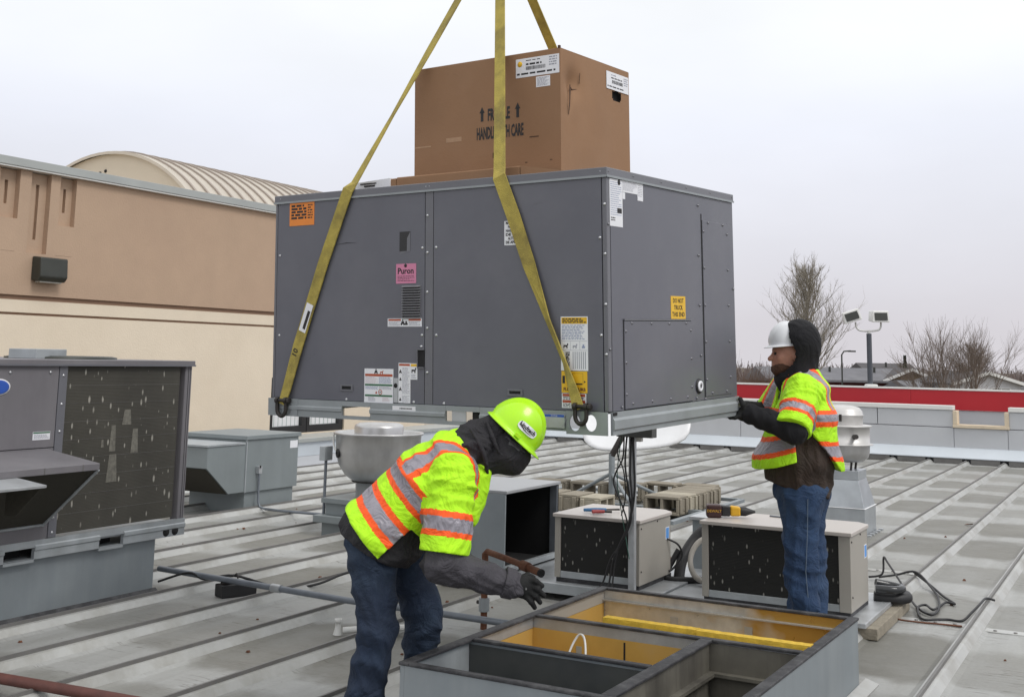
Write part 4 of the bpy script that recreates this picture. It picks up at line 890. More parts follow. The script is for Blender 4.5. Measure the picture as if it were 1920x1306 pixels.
Bx('switch_box', M['galv'], ex, 0, .16, .40, .05, .21, .475, .004); Bx('switch_lever', M['iron'], ex, .05, .165, .46, .06, .18, .485)
MB().tube([(.03, .185, .40), (.03, .185, .12), (.05, .19, .06), (.12, .20, .04)], .012, 8).build('conduit', M['conduit'], ex)
cnd = tag(MB().tube(smooth_path([(-8.34, 9.98, .04), (-7.9, 9.75, .075), (-7.3, 9.72, .085), (-6.95, 9.62, .085)], 5), .014, 8).build('conduit', M['conduit']), 'thin grey conduit between the make-up air unit and the near fan', 'conduit')

# ------------------------------------------------------------------ upblast fans
def upblast(root, s=1.0):
    A = M['alum']
    MB().lathe([(.20, .34), (.205, .49), (.235, .495), (.31, .55), (.375, .65), (.40, .78), (.405, .915), (.425, .925), (.43, .938), (.42, .945), (.385, .935), (.38, .91), (.30, .87), (.001, .86)], 40).build('bowl', A, root)
    MB().lathe([(.232, .875), (.235, .99), (.228, 1.01), (.19, 1.028), (.001, 1.032)], 36).build('motor_cap', A, root)
    MB().lathe([(.24, .487), (.245, .494), (.24, .503)], 36).build('band', M['iron'], root)
f1 = thing('exhaust_fan', 'spun aluminium bowl exhaust fan on stepped curb behind the stooping worker', 'fan', (-6.53, 9.42, 0))
upblast(f1)
Bx('curb', BG, f1, -.36, -.36, 0, .36, .36, .125, .004); Bx('curb_cap', BG, f1, -.42, -.42, .127, .42, .42, .19, .004); Bx('fan_base', BG, f1, -.34, -.34, .192, .34, .34, .335, .004); Bx('base_lip', BG, f1, -.37, -.37, .30, .37, .37, .345, .003)
for a in (-1.2, -.2): MB().lathe([(.012, 0), (.012, .006), (.001, .007)], 8).build('bolt', M['iron'], f1, 0, (.234 * math.cos(a), .234 * math.sin(a), .91), (0, R(90), a))
Bx('disconnect_box', M['galv_dull'], f1, -.42, -.36, .68, -.355, -.24, .81, .004)
MB().tube([(-.385, -.30, .68), (-.388, -.30, .12)], .014, 8).build('conduit_post', M['conduit'], f1)
MB().tube(smooth_path([(-.335, -.26, .93), (-.33, -.27, .86), (-.30, -.29, .80), (-.26, -.31, .775), (-.215, -.325, .77)], 6), .008, 6).build('white_wire', M['pvc'], f1)
MB().lathe([(.042, 0), (.042, .014), (.026, .02), (.024, .004), (.001, .004)], 18).build('cable_gland', M['black'], f1, 0, (-.225, -.325, .755), (R(90), 0, R(-34)))
f2 = thing('exhaust_fan', 'pale aluminium exhaust fan on tapered duct behind the standing worker', 'fan', (-2.83, 12.32, 0))
A2 = mat('pale weathered aluminium', (.62, .61, .60), .4, .35, .08, 4, dirt=(.40, .38, .36), dirt_amt=.4, dscale=3)
MB().lathe([(.001, .70), (.20, .70), (.25, .74), (.265, .80), (.268, .86)], 36).build('lower_pan', M['alum'], f2)
MB().lathe([(.268, .86), (.30, .866), (.30, .874), (.268, .878), (.268, 1.04), (.29, 1.046), (.292, 1.056), (.26, 1.062), (.19, 1.066)], 36).build('drum', A2, f2)
MB().lathe([(.205, 1.066), (.205, 1.15), (.212, 1.152), (.212, 1.165), (.205, 1.168), (.20, 1.20), (.17, 1.235), (.10, 1.252), (.001, 1.258)], 36).build('dome_cap', A2, f2)
MB().tube([(.16, -.2, .955), (.185, -.25, .955), (.2, -.28, .96)], .024, 10).build('drain_spout', M['iron'], f2); Bx('latch', M['iron'], f2, .02, -.225, 1.10, .045, -.205, 1.17, .003)
for dx, dy in ((-.1, -.1), (.1, -.1), (.1, .1), (-.1, .1)): MB().tube([(dx, dy, .62), (dx * 1.1, dy * 1.1, .70)], .012, 6).build('bracket', M['iron'], f2)
DU = mat('shiny duct steel', (.47, .50, .53), .32, .6, .14, 6, .04, 30)
def frustum(nm, w0, z0, w1, z1, m): MB().hexa([(-w0, -w0, z0), (w0, -w0, z0), (w0, w0, z0), (-w0, w0, z0), (-w1, -w1, z1), (w1, -w1, z1), (w1, w1, z1), (-w1, w1, z1)]).build(nm, m, f2, .003)
frustum('top_collar', .19, .53, .19, .62, DU); frustum('tapered_duct', .255, .27, .19, .529, DU); frustum('duct_base', .26, .0, .26, .262, DU); frustum('seam_strip', .268, .2625, .268, .2695, M['white_metal'])
for k in range(5): MB().box(.27, -.25 + k * .14, .0, .31, -.19 + k * .14, .02).build('base_clip', M['galv'], f2)

# ------------------------------------------------------------------ condensers on low platform
pf = thing('equipment_platform', 'low pale sheet-metal platform under the open hood and small condenser', 'platform', (-3.7, 8.2, 0))
Bx('deck', M['galv'], pf, -1.25, -.56, .085, .70, .62, .118, .004); Bx('deck_fascia', M['galv_dull'], pf, -1.25, -.572, .050, .70, -.561, .116, .002)
for x in (-1.2, -.3, .45): Bx('sleeper', M['tar'], pf, x, -.40, .006, x + .1, .60, .084)
pf2 = thing('equipment_platform', 'low grey sheet-metal skid under the long condenser', 'platform', (-2.25, 8.1, 0))
Bx('deck', M['galv'], pf2, -.745, -.50, .075, .62, .55, .105, .004); Bx('runner', M['concrete'], pf2, .46, -.46, .006, .68, .62, .074, .004); Bx('runner', M['tar'], pf2, -.6, -.42, .006, -.4, .5, .074)
def condenser(root, w, d, h, coil_m, chamfer=.07):
    C_ = M['cond']
    Bx('right_panel', C_, root, w - .075, 0.0, .03, w, d - chamfer, h - .025, .003)
    mb = MB(); mb.prism([(w - .012, d - chamfer, .03), (w, d - chamfer, .03), (w - chamfer, d, .03), (w - chamfer - .012, d, .03)], (0, 0, 0), (0, 0, h - .056)); mb.build('corner_panel', C_, root)
    Bx('left_post', C_, root, 0, 0, .03, .045, .05, h - .025, .003); Bx('left_panel', C_, root, 0, .05, .03, .012, d, h - .025); Bx('back_panel', C_, root, .012, d - .012, .03, w - chamfer, d, h - .025)
    Bx('coil', coil_m, root, .046, .010, .075, w - .077, .05, h - .028); Bx('bottom_sill', M['galv_dull'], root, .046, .002, .03, w - .076, .04, .074, .003)
    lid = MB(); lid.prism([(-.012, -.014, h - .024), (w + .012, -.014, h - .024), (w + .012, d - chamfer, h - .024), (w - chamfer, d + .012, h - .024), (-.012, d + .012, h - .024)], (0, 0, 0), (0, 0, .024)); lid.build('lid', [M['cond_top'], C_], root, .004)
    Bx('base', M['tar'], root, .01, .012, 0, w - .01, d - .03, .029)
    sticker(root, 'R', d - .17, h * .60, d - .10, h * .60 + .085, M['white'], base=w); sb = MB(); slab(sb, 'R', d - .162, h * .60 + .006, d - .108, h * .60 + .079, .0017, .0026, w); sb.build('blue_label', M['ltblue'], root)
    screws(root, 'R', [(.03, h - .06), (.03, .12), (d * .5, h - .04)], M['iron'], base=w, r=.006)
cs = thing('condenser', 'small beige condensing unit with pliers on its lid', 'condenser', (-3.80, 7.70, .119))
condenser(cs, .645, .66, .465, M['coil_black'])
cL = thing('condenser', 'long beige condensing unit with a drill on its lid', 'condenser', (-2.71, 7.70, .106))
condenser(cL, .975, .56, .515, M['coil_black'])
# open grey hood box
gh = thing('intake_hood_box', 'grey sheet-metal hood box with a black open side', 'hood', (-4.20, 7.69, .119))
GHm = M['curb_gray']
Bx('near_panel', GHm, gh, -.62, 0, 0, 0, .018, .565, .003); Bx('top_panel', mat('pale hood lid', (.36, .37, .385), .45, .2, .08, 3), gh, -.62, 0, .566, .012, .895, .588, .003)
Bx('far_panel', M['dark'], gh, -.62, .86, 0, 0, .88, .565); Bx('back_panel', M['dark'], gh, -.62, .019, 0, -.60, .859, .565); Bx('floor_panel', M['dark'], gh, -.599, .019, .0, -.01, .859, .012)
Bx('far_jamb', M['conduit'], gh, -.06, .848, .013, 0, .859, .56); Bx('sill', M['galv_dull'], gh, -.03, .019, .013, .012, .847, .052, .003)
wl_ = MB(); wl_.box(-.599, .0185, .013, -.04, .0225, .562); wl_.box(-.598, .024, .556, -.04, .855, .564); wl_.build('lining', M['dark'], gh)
# small grey box and line-set between the condensers
jb = thing('service_box', 'small grey service cabinet half hidden behind the long condenser', 'cabinet', (-3.02, 8.82, 0))
Bx('body', M['curb_gray'], jb, -.14, -.05, .0, .28, .30, .475, .004); Bx('lid', M['galv'], jb, -.16, -.07, .476, .30, .32, .50, .003)
tag(MB().tube(smooth_path([(-3.10, 8.30, .06), (-3.11, 8.40, .22), (-3.06, 8.52, .36), (-2.98, 8.58, .44), (-2.86, 8.62, .44), (-2.75, 8.62, .40)], 6), .04, 10).build('insulated_pipe', M['black']), 'thick black insulated pipe bundle between the two condensers', 'pipe')
tag(MB().tube(smooth_path([(-3.14, 8.42, .30), (-3.20, 8.36, .17), (-3.22, 8.28, .125), (-3.12, 8.2, .125), (-2.9, 8.3, .125)], 6), .022, 8).build('black_hose', M['black']), 'black hose looping down beside the small condenser', 'hose')
tag(MB().tube(smooth_path([(-2.72, 8.45, .40), (-2.86, 8.42, .42), (-2.97, 8.36, .37), (-3.0, 8.28, .26), (-2.93, 8.2, .16), (-2.78, 8.16, .125), (-2.72, 8.2, .125)], 6), .020, 8).build('flexible_conduit', M['cond']), 'beige flexible conduit curving into the long condenser', 'conduit')
tag(MB().tube(smooth_path([(-3.155, 8.22, .40), (-3.09, 8.27, .36), (-3.07, 8.3, .28), (-3.12, 8.28, .20), (-3.15, 8.25, .17)], 6), .008, 6).build('cable', M['black']), 'short black cable bowing off the small condenser side', 'cable')
# strut post with disconnect box and dangling whips
st = thing('strut_post', 'galvanised strut post with dark disconnect box beside the small condenser', 'post', (-3.185, 7.645, 0))
sp2 = MB(); sp2.prism([(-.021, -.02, 0), (.021, -.02, 0), (.021, .02, 0), (.012, .02, 0), (.012, -.008, 0), (-.012, -.008, 0), (-.012, .02, 0), (-.021, .02, 0)], (0, 0, .006), (0, 0, 1.16)); sp2.build('channel', M['galv'], st)
Bx('foot', M['galv_dull'], st, -.05, -.05, .0, .05, .05, .008)
dbx = Bx('disconnect_box', mat('dark grey enclosure', (.065, .068, .066), .5, .1, .12, 6), st, -.10, -.055, 1.145, .165, .035, 1.30, .005)
Bx('box_fitting', M['pvc'], st, .03, -.02, 1.115, .07, .02, 1.144, .003)
for k, pts in enumerate((
    [(-.03, -.03, 1.15), (-.035, -.045, .95), (.0, -.05, .75), (.012, -.05, .6), (-.05, -.055, .45), (-.13, -.065, .33), (-.17, -.08, .2), (-.20, -.12, .10), (-.22, -.16, .03)],
    [(.0, -.03, 1.15), (.005, -.05, .9), (.02, -.055, .72), (.0, -.06, .58), (-.06, -.065, .44), (-.11, -.07, .32), (-.13, -.09, .18), (-.15, -.15, .05)],
    [(-.055, -.02, 1.15), (-.06, -.03, 1.0), (-.11, -.035, .90), (-.12, -.04, .82), (-.06, -.05, .7), (-.01, -.06, .55), (-.07, -.07, .42), (-.10, -.08, .25), (-.10, -.12, .08)],
    [(.015, -.03, 1.15), (.03, -.04, .95), (.035, -.045, .78), (.01, -.05, .62), (-.03, -.055, .5)],
    [(-.07, -.02, 1.15), (-.10, -.03, 1.03), (-.05, -.04, .92), (-.03, -.05, .75), (-.06, -.05, .62)])):
    MB().tube(smooth_path(pts, 6), (.0065, .0065, .0055, .0075, .0045)[k], 6).build('cable', M['black'], st)
MB().tube(smooth_path([(-.07, -.03, 1.14), (-.10, -.03, .85), (-.03, -.05, .5), (.0, -.05, .34)], 6), .0035, 5).build('ground_wire', mat('green wire', (.05, .13, .10), .5), st)
# satellite dish on ballasted mount
dm = thing('satellite_dish', 'white satellite dish on a ballasted grey tripod mast', 'dish', (-5.33, 12.2, 0))
MB().tube([(0, 0, .05), (0, 0, .64)], .034, 12).build('mast', M['curb_gray'], dm)
MB().tube([(0, 0, .62), (.03, .01, .68), (.10, .04, .82), (.13, .06, .95)], .036, 10).build('mast_arm', M['iron'], dm)
for (x, y) in ((-.70, .10), (.42, -.30), (.45, .80), (-.25, .80)):
    MB().tube([(0, 0, .43), (x, y, .06)], .020, 6).build('brace', M['curb_gray'], dm)
for (a, b) in (((-1.15, -1.0), (1.07, -1.0)), ((-1.15, 1.3), (1.07, 1.3)), ((-1.15, -1.0), (-1.15, 1.3)), ((1.07, -1.0), (1.07, 1.3)), ((.45, -1.0), (.45, 1.3)), ((-1.15, 0), (1.07, 0))):
    q = MB(); dx, dy = b[0] - a[0], b[1] - a[1]; nrm = math.hypot(dx, dy); ox, oy = -dy / nrm * .03, dx / nrm * .03
    q.hexa([(a[0] - ox, a[1] - oy, .076), (b[0] - ox, b[1] - oy, .076), (b[0] + ox, b[1] + oy, .076), (a[0] + ox, a[1] + oy, .076), (a[0] - ox, a[1] - oy, .112), (b[0] - ox, b[1] - oy, .112), (b[0] + ox, b[1] + oy, .112), (a[0] + ox, a[1] + oy, .112)]); q.build('base_frame', M['curb_gray'], dm)
dd = MB(); n1, n2 = 12, 48; vs = []
for i in range(n1 + 1):
    for j in range(n2):
        a = 2 * math.pi * j / n2; rr_ = (i / n1)
        k = (abs(math.cos(a)) ** 5 + abs(math.sin(a)) ** 5) ** (-1 / 5)
        x, y = .62 * rr_ * k * math.cos(a), .50 * rr_ * k * math.sin(a)
        vs.append((x, y, .22 * (x * x + y * y)))
dd._add(vs, [(i * n2 + j, i * n2 + (j + 1) % n2, (i + 1) * n2 + (j + 1) % n2, (i + 1) * n2 + j) for i in range(n1) for j in range(n2)], 0, True)
dsh = dd.build('reflector', M['white_metal'], dm)
so = dsh.modifiers.new('solid', 'SOLIDIFY'); so.thickness = .02
dsh.location = (.06, .55, 1.075)
dsh.rotation_euler = Euler((R(60), R(-6), R(18)), 'XYZ')
# ballast blocks
def block_mesh():
    mb = MB(); L, H, D = .39, .19, .235       # cells open towards -y/+y
    for (a, b) in ((0, .032), (.178, .212), (.358, .39)): mb.box(a, 0, .032, b, D, H - .032)
    mb.box(0, 0, 0, L, D, .0318); mb.box(0, 0, H - .0318, L, D, H)
    mb.box(-.02, .012, .02, -.0005, .06, H - .02); mb.box(-.02, D - .06, .02, -.0005, D - .012, H - .02); mb.box(L + .0005, .012, .02, L + .02, .06, H - .02); mb.box(L + .0005, D - .06, .02, L + .02, D - .012, H - .02)
    me = mb.mesh('concrete_block'); return me
bme = block_mesh(); bme.materials.append(M['concrete']); bme2 = block_mesh(); bme2.materials.append(M['concrete2'])
ords = ('first', 'second', 'third', 'fourth', 'fifth', 'sixth')
def cblock(x, y, z, rz, label, pale=False, grp='ballast blocks on the dish mount'):
    o = put('concrete_block', bme2 if pale else bme, None, .006, (x, y, z), (0, 0, rz), 1); tag(o, label, 'block', grp)
for k in range(5): cblock(-4.83 + rng.uniform(-.015, .015) + k * .008, 11.93 + k * .252, .068, rng.uniform(-.03, .03), f'concrete block, {ords[k]} from the near end of the row right of the mast', k == 1)
cblock(-5.11, 11.40, .062, R(90), 'pale concrete block directly left of the dish mast, its cells facing right', True)
cblock(-5.385, 11.44, .068, R(88), 'brown-topped concrete block beside the open grey hood, left of the pale block')
cblock(-5.66, 11.50, .068, R(92), 'concrete block half hidden behind the open grey hood box')
cblock(-6.52, 12.62, .068, R(6), 'broad-topped concrete block at the far left of the dish mount')
cblock(-6.08, 12.72, .068, R(-4), 'concrete block behind the left brace of the mast')
cblock(-5.66, 12.86, .068, R(3), 'shadowed concrete block right behind the mast foot')
cblock(-5.34, 13.15, .068, R(-3), 'far concrete block behind the right-hand brace')
cblock(-4.90, 13.22, .068, R(2), 'farthest concrete block, behind the row right of the mast')
# roof grit: small stones and bits of tar
gr_ = MB(); rgg = random.Random(12)
for i in range(170):
    x, y, s = rgg.uniform(-9, 1.0), rgg.uniform(3.6, 13.5), rgg.uniform(.004, .014)
    gr_.hexa([(x - s, y - s, .004), (x + s, y - s * .7, .004), (x + s * .8, y + s, .004), (x - s, y + s * .9, .004), (x - s * .5, y - s * .5, .004 + s), (x + s * .5, y - s * .4, .004 + s * .9), (x + s * .4, y + s * .6, .004 + s), (x - s * .5, y + s * .4, .004 + s * .8)])
tag(gr_.build('roof_grit', M['rust']), 'scattered dark grit and pebbles on the roof pans', 'grit', kind='stuff')
# tools
dr = thing('cordless_drill', 'yellow and black cordless drill lying on the long condenser', 'drill', (-2.62, 7.93, .622), (0, 0, R(24)))
MB().box(-.13, -.05, .0, -.03, .05, .085).build('battery', mat('black red battery', (.05, .018, .018), .5), dr, .012)
MB().hexa([(-.03, -.035, .01), (.03, -.03, .01), (.03, .03, .01), (-.03, .035, .01), (-.03, -.035, .08), (.03, -.03, .075), (.03, .03, .075), (-.03, .035, .08)]).build('grip', M['black'], dr, .008)
MB().hexa([(.03, -.032, .01), (.10, -.032, .012), (.10, .032, .012), (.03, .032, .01), (.03, -.032, .08), (.10, -.032, .072), (.10, .032, .072), (.03, .032, .08)]).build('motor_housing', mat('tool yellow', (.72, .40, .02), .45), dr, .012)
MB().tube([(.10, 0, .042), (.135, 0, .042), (.155, 0, .042), (.20, 0, .042)], [.030, .030, .022, .008], 12).build('chuck', M['black'], dr)
lettering(dr, 'DEWALT', .024, mat('tool lettering', (.5, .28, .03), .5), (-.08, -.0508, .045), ROT['F'], bold=.0006)
for nm, lab, mt, a, b in (('screwdriver', 'blue-handled screwdriver on the small condenser lid', mat('blue grip', (.02, .13, .30), .4), (-3.64, 7.84, .603), (-3.44, 8.02, .603)), ('pliers', 'red-handled pliers on the small condenser lid', mat('red grip', (.33, .03, .03), .4), (-3.56, 7.80, .603), (-3.43, 7.86, .603))):
    t = thing(nm, lab, 'tool', a); v = Vector(b) - Vector(a)
    MB().tube([(0, 0, 0), tuple(v * .3), tuple(v * .62)], [.011, .014, .011], 8).build('handle', mt, t); MB().tube([tuple(v * .6), tuple(v)], [.008, .009] if nm == 'pliers' else [.006, .008], 6).build('shaft', M['iron'], t)
    if nm == 'pliers': MB().tube([(.02, -.03, 0), tuple(v * .62 + Vector((0, 0, .003)))], [.011, .010], 8).build('handle', mt, t)
tag(MB().tube([(-2.38, 8.16, .627), (-2.12, 8.12, .627)], .006, 6).build('metal_rod', M['conduit']), 'thin steel rod at the back of the long condenser lid', 'rod')

# ------------------------------------------------------------------ pipes on the roof
gp = thing('gas_pipe', 'blue-grey pipe run crossing the roof from the old unit', 'pipe', (-6.38, 6.50, .12))
MB().tube([(0, 0, 0), (1.79, -.15, .0), (2.49, -.15, 0), (3.42, -.17, 0)], .020, 10).build('pipe', M['conduit'], gp); MB().tube([(1.12, -.094, 0), (1.20, -.1, 0)], .027, 10).build('coupling', M['galv'], gp)
ps = thing('pipe_support', 'black rubber pipe support block under the crossing pipe', 'support', (-5.68, 6.53, 0), (0, 0, R(68)))
Bx('block', M['black'], ps, -.13, -.06, .005, .13, .06, .088, .006); Bx('channel', M['iron'], ps, -.11, -.02, .0885, .11, .02, .102, .003); MB().tube([(0, -.02, .10), (0, -.02, .13), (0, 0, .15), (0, .03, .13)], .006, 6).build('strap', M['iron'], ps)
tag(MB().tube(smooth_path([(-6.3, 6.42, .05), (-6.05, 6.45, .13), (-5.9, 6.46, .10), (-5.72, 6.55, .13), (-5.45, 6.74, .045), (-5.32, 6.95, .05), (-5.26, 7.15, .09), (-5.22, 7.25, .11)], 6), .009, 6).build('cable', M['black']), 'loose black cable trailing past the rubber pipe support', 'cable')
rp = thing('red_pipe', 'red-brown painted pipe at the lower left corner of the roof', 'pipe', (-5.05, 4.075, .085))
MB().tube([(-1.2, -.09, 0), (0, 0, 0), (.69, .055, 0), (1.3, .10, 0)], .026, 12).build('pipe', M['redpipe'], rp); 
rs_ = thing('gas_riser', 'rusty gas riser with capped branch behind the stooping worker', 'pipe', (-3.74, 6.60, 0))
MB().tube([(0, 0, .004), (0, 0, .30), (.0, -.0, .455)], .021, 10).build('riser', M['rust'], rs_); MB().tube([(0, 0, .11), (0, 0, .19)], .034, 10).build('coupling', M['galv_dull'], rs_); MB().tube([(-.05, 0, .16), (-.02, 0, .16)], .012, 6).build('plug', M['iron'], rs_)
MB().tube([(0, 0, .450), (.02, -.01, .470), (.2, -.09, .455), (.34, -.15, .440)], .019, 10).build('branch', M['rust'], rs_); MB().tube([(.34, -.15, .440), (.40, -.177, .433)], [.030, .030], 10).build('union', M['rust'], rs_); MB().tube([(.40, -.177, .433), (.50, -.222, .421)], [.022, .022], 10).build('nipple', M['rust'], rs_); MB().tube([(.50, -.222, .421), (.515, -.229, .419)], .024, 10).build('open_end', M['dark'], rs_)
pv = thing('vent_stub', 'small white plastic vent stub on the roof beside the stooping worker', 'vent', (-4.40, 5.99, 0))
MB().lathe([(.030, .004), (.022, .03), (.018, .05), (.018, .075), (.023, .077), (.023, .095), (.016, .095), (.016, .08)], 14).build('stub', M['pvc'], pv); MB().tube([(.03, .01, .03), (.20, .12, .045), (.5, .3, .05)], .019, 10).build('arm', M['pvc'], pv)
# cords at right
tag(MB().tube(smooth_path([(-2.05, 9.70, .03), (-1.95, 9.72, .06), (-1.94, 9.74, .18), (-1.89, 9.64, .16), (-1.74, 9.30, .09), (-1.59, 8.91, .03), (-1.49, 8.67, .02), (-1.40, 8.56, .02), (-1.39, 8.78, .02), (-1.46, 9.21, .02), (-1.56, 9.54, .03), (-1.71, 9.78, .09), (-1.86, 9.80, .05), (-1.98, 9.74, .03)], 6), .0085, 6).build('power_cord', M['black']), 'black power cord looping up beside the long condenser', 'cord')
tag(MB().tube(smooth_path([(-1.74, 9.83, .085), (-1.55, 9.55, .03), (-1.43, 9.27, .02), (-1.32, 9.03, .02), (-1.38, 9.06, .02), (-1.40, 8.88, .02), (-1.41, 8.66, .035), (-1.48, 8.82, .03), (-1.51, 8.70, .035), (-1.48, 8.52, .02), (-1.42, 8.37, .02), (-1.35, 8.42, .02), (-1.28, 8.46, .02), (-1.19, 8.42, .03), (-1.15, 8.57, .06), (-1.12, 8.78, .085), (-1.11, 9.0, .085), (-1.06, 9.05, .07)], 6), .0085, 6).build('extension_cord', M['black']), 'black extension cord snaking over the roof seams at right', 'cord')
tag(MB().tube(smooth_path([(-1.74, 8.55, .16), (-1.66, 8.62, .13), (-1.58, 8.60, .12), (-1.55, 8.50, .12), (-1.62, 8.42, .12), (-1.74, 8.38, .13)], 6), .036, 10).build('drain_hose', M['black']), 'coiled black corrugated hose at the right end of the long condenser', 'hose')
tag(MB().tube(smooth_path([(-1.74, 8.45, .21), (-1.64, 8.5, .19), (-1.57, 8.47, .185), (-1.60, 8.38, .185), (-1.72, 8.33, .19)], 6), .026, 10).build('drain_hose', mat('glossy wet hose', (.03, .032, .035), .15, 0, .3, 20)), 'glossy black hose coil lying on the corrugated hose', 'hose')
wk = tag(MB().tube(smooth_path([(-1.60, 8.36, .02), (-1.56, 8.28, .02), (-1.45, 8.31, .012), (-1.30, 8.33, .012), (-1.18, 8.34, .012)], 5), .006, 6).build('ground_wire', M['rust']), 'thin brown wire lying along the roof lap near the cords', 'wire')
lf = MB(); lf._add([(0, 0, .004), (.08, .02, .02), (.12, .06, .008), (.03, .05, .012)], [(0, 1, 2, 3)]); tag(lf.build('leaf', M['rust'], None, 0, (-1.87, 13.6, .004)), 'single reddish dead leaf on the roof near the far fan', 'leaf')

# ------------------------------------------------------------------ open roof curb in the foreground
cb_ = thing('roof_curb', 'open galvanised roof curb with dividers and amber lining in the foreground', 'curb', (-2.185, 5.475, 0), (0, 0, R(-0.9)))
W2, D2, H2, tw = .735, 1.03, .345, .022
CG = M['curb_gray']
Bx('left_wall', CG, cb_, -W2, -D2, .002, -W2 + tw, D2, H2, .002); Bx('right_wall', CG, cb_, W2 - tw, -D2, .002, W2, D2, H2, .002)
Bx('front_wall', CG, cb_, -W2 + tw, -D2, .002, W2 - tw, -D2 + tw, H2, .002); Bx('back_wall', M['bare_amber'], cb_, -W2 + tw, D2 - tw, .002, W2 - tw, D2, H2, .002)
TR = M['tar']; zr = H2 + .001
def rim(x0, y0, x1, y1, h=.014): Bx('rim_gasket', TR, cb_, x0, y0, zr, x1, y1, zr + h, .004)
rim(-W2 - .006, -D2 - .006, -W2 + .045, D2 + .006); rim(W2 - .045, -D2 - .006, W2 + .006, D2 + .006); rim(-W2 + .046, -D2 - .006, W2 - .046, -D2 + .030); rim(-W2 + .046, D2 - .035, W2 - .046, D2 + .006)
AY, BY, CX = .145, -.485, .235
Bx('divider', M['galv'], cb_, -W2 + tw, AY - .006, .002, W2 - tw, AY + .006, H2, .0); rim(-W2 + .046, AY - .020, W2 - .046, AY + .020)
Bx('divider', M['curb_gray'], cb_, -W2 + tw, BY - .006, .002, CX - .02, BY + .006, H2); rim(-W2 + .046, BY - .020, CX - .031, BY + .020)
Bx('divider', M['galv'], cb_, CX - .008, -D2 + tw, .002, CX + .008, AY - .0065, H2); rim(CX - .030, -D2 + .031, CX + .030, AY - .021)
def liner(nm, m, *b): Bx(nm, m, cb_, *b)
KR = M['kraft']
# back bay: amber stained sheet on the long side, sides and floor
liner('liner', KR, -W2 + tw, AY + .008, .03, -W2 + tw + .003, D2 - tw - .004, H2 - .07); liner('liner', KR, W2 - tw - .003, AY + .008, .03, W2 - tw, D2 - tw - .004, H2 - .02)
liner('back_ledge', M['cond'], -W2 + tw, D2 - tw - .03, H2 - .055, W2 - tw, D2 - tw - .001, H2 - .048); liner('bay_floor', KR, -W2 + tw, AY + .008, .01, W2 - tw, D2 - tw - .001, .03)
liner('top_strip', M['cond'], -W2 + tw, AY + .008, H2 - .068, -W2 + tw + .004, D2 - tw - .004, H2 - .004)
for x in (-.30, .13): liner('clip_plate', M['galv'], x, D2 - tw - .004, .19, x + .045, D2 - tw - .0005, .245)
# middle amber bay
liner('liner', KR, -W2 + tw, BY + .008, .03, -W2 + tw + .003, AY - .008, H2 - .055); liner('liner', KR, -W2 + tw + .004, AY - .0095, .03, CX - .010, AY - .0065, H2 - .05); liner('top_strip', M['galv'], -W2 + tw, BY + .008, H2 - .052, -W2 + tw + .004, AY - .010, H2 - .003); liner('bay_floor', KR, -W2 + tw, BY + .008, .01, CX - .010, AY - .010, .03); liner('liner_seam', M['dark'], -.20, AY - .0105, .03, -.19, AY - .0098, H2 - .06); liner('knockout', M['galv_dull'], -.46, AY - .0115, .20, -.43, AY - .0098, .235); liner('knockout', M['galv_dull'], .02, AY - .0115, .19, .055, AY - .0098, .225)
# narrow front bay (dark grey) and grimy return bay with a black duct mouth
DG = mat('dark grey duct board', (.055, .060, .062), .6, .1, .15, 8, dirt=(.10, .10, .09), dirt_amt=.5)
liner('duct_board', DG, -W2 + tw + .004, BY - .010, .03, CX - .010, BY - .0065, H2 - .012); liner('duct_step', DG, -W2 + tw, BY - .16, .11, CX - .010, BY - .011, .125); liner('bay_floor', M['dark'], -W2 + tw, -D2 + tw, .008, CX - .010, BY - .011, .02); liner('side_board', M['galv_dull'], -W2 + tw, -D2 + tw, .06, -W2 + tw + .003, BY - .011, H2 - .01)
GR = mat('grimy return liner', (.16, .15, .125), .6, .2, .25, 6, .05, 30, dirt=(.05, .045, .04), dirt_amt=.85, dscale=5, streak=True)
liner('return_liner', GR, CX + .009, -D2 + tw, .03, CX + .012, AY - .008, H2 - .004); liner('return_liner', GR, CX + .013, AY - .0100, .03, W2 - tw, AY - .0065, H2 - .004); liner('return_liner', GR, W2 - tw - .003, -D2 + tw, .03, W2 - tw, AY - .011, H2 - .004)
liner('return_ledge', GR, CX + .013, AY - .05, .20, W2 - tw - .004, AY - .0105, .215); liner('return_ledge', GR, CX + .0125, -D2 + tw, .20, CX + .05, AY - .051, .215)
liner('duct_mouth', M['dark'], CX + .0125, -D2 + tw, .008, W2 - tw - .004, AY - .0105, .02)
for x0_, x1_, nm in ((-.37, .135, 'a'), (.14, .70, 'b')):
    fo = MB(); n_ = 30; rgf = random.Random(5); jit = [rgf.uniform(-.0009, .0009) for _ in range(n_ + 1)]
    for i in range(n_):
        a, b = x0_ + (x1_ - x0_) * i / n_, x0_ + (x1_ - x0_) * (i + 1) / n_
        za, zb = .364 + jit[i], .364 + jit[i + 1]
        off = .0 if nm == 'a' else -.012
        fo.hexa([(a, AY + .105 + off, .25), (b, AY + .105 + off, .25), (b, AY + .17 + off, .25), (a, AY + .17 + off, .25), (a, AY + .109 + off, za), (b, AY + .109 + off, zb), (b, AY + .166 + off, zb), (a, AY + .166 + off, za)])
    t = fo.build('insulation_batt', M['foam']); t.location = cb_.location; t.rotation_euler = cb_.rotation_euler
    tag(t, 'left piece of yellow insulation batt laid along the curb divider' if nm == 'a' else 'right piece of yellow insulation batt laid along the curb divider', 'insulation')
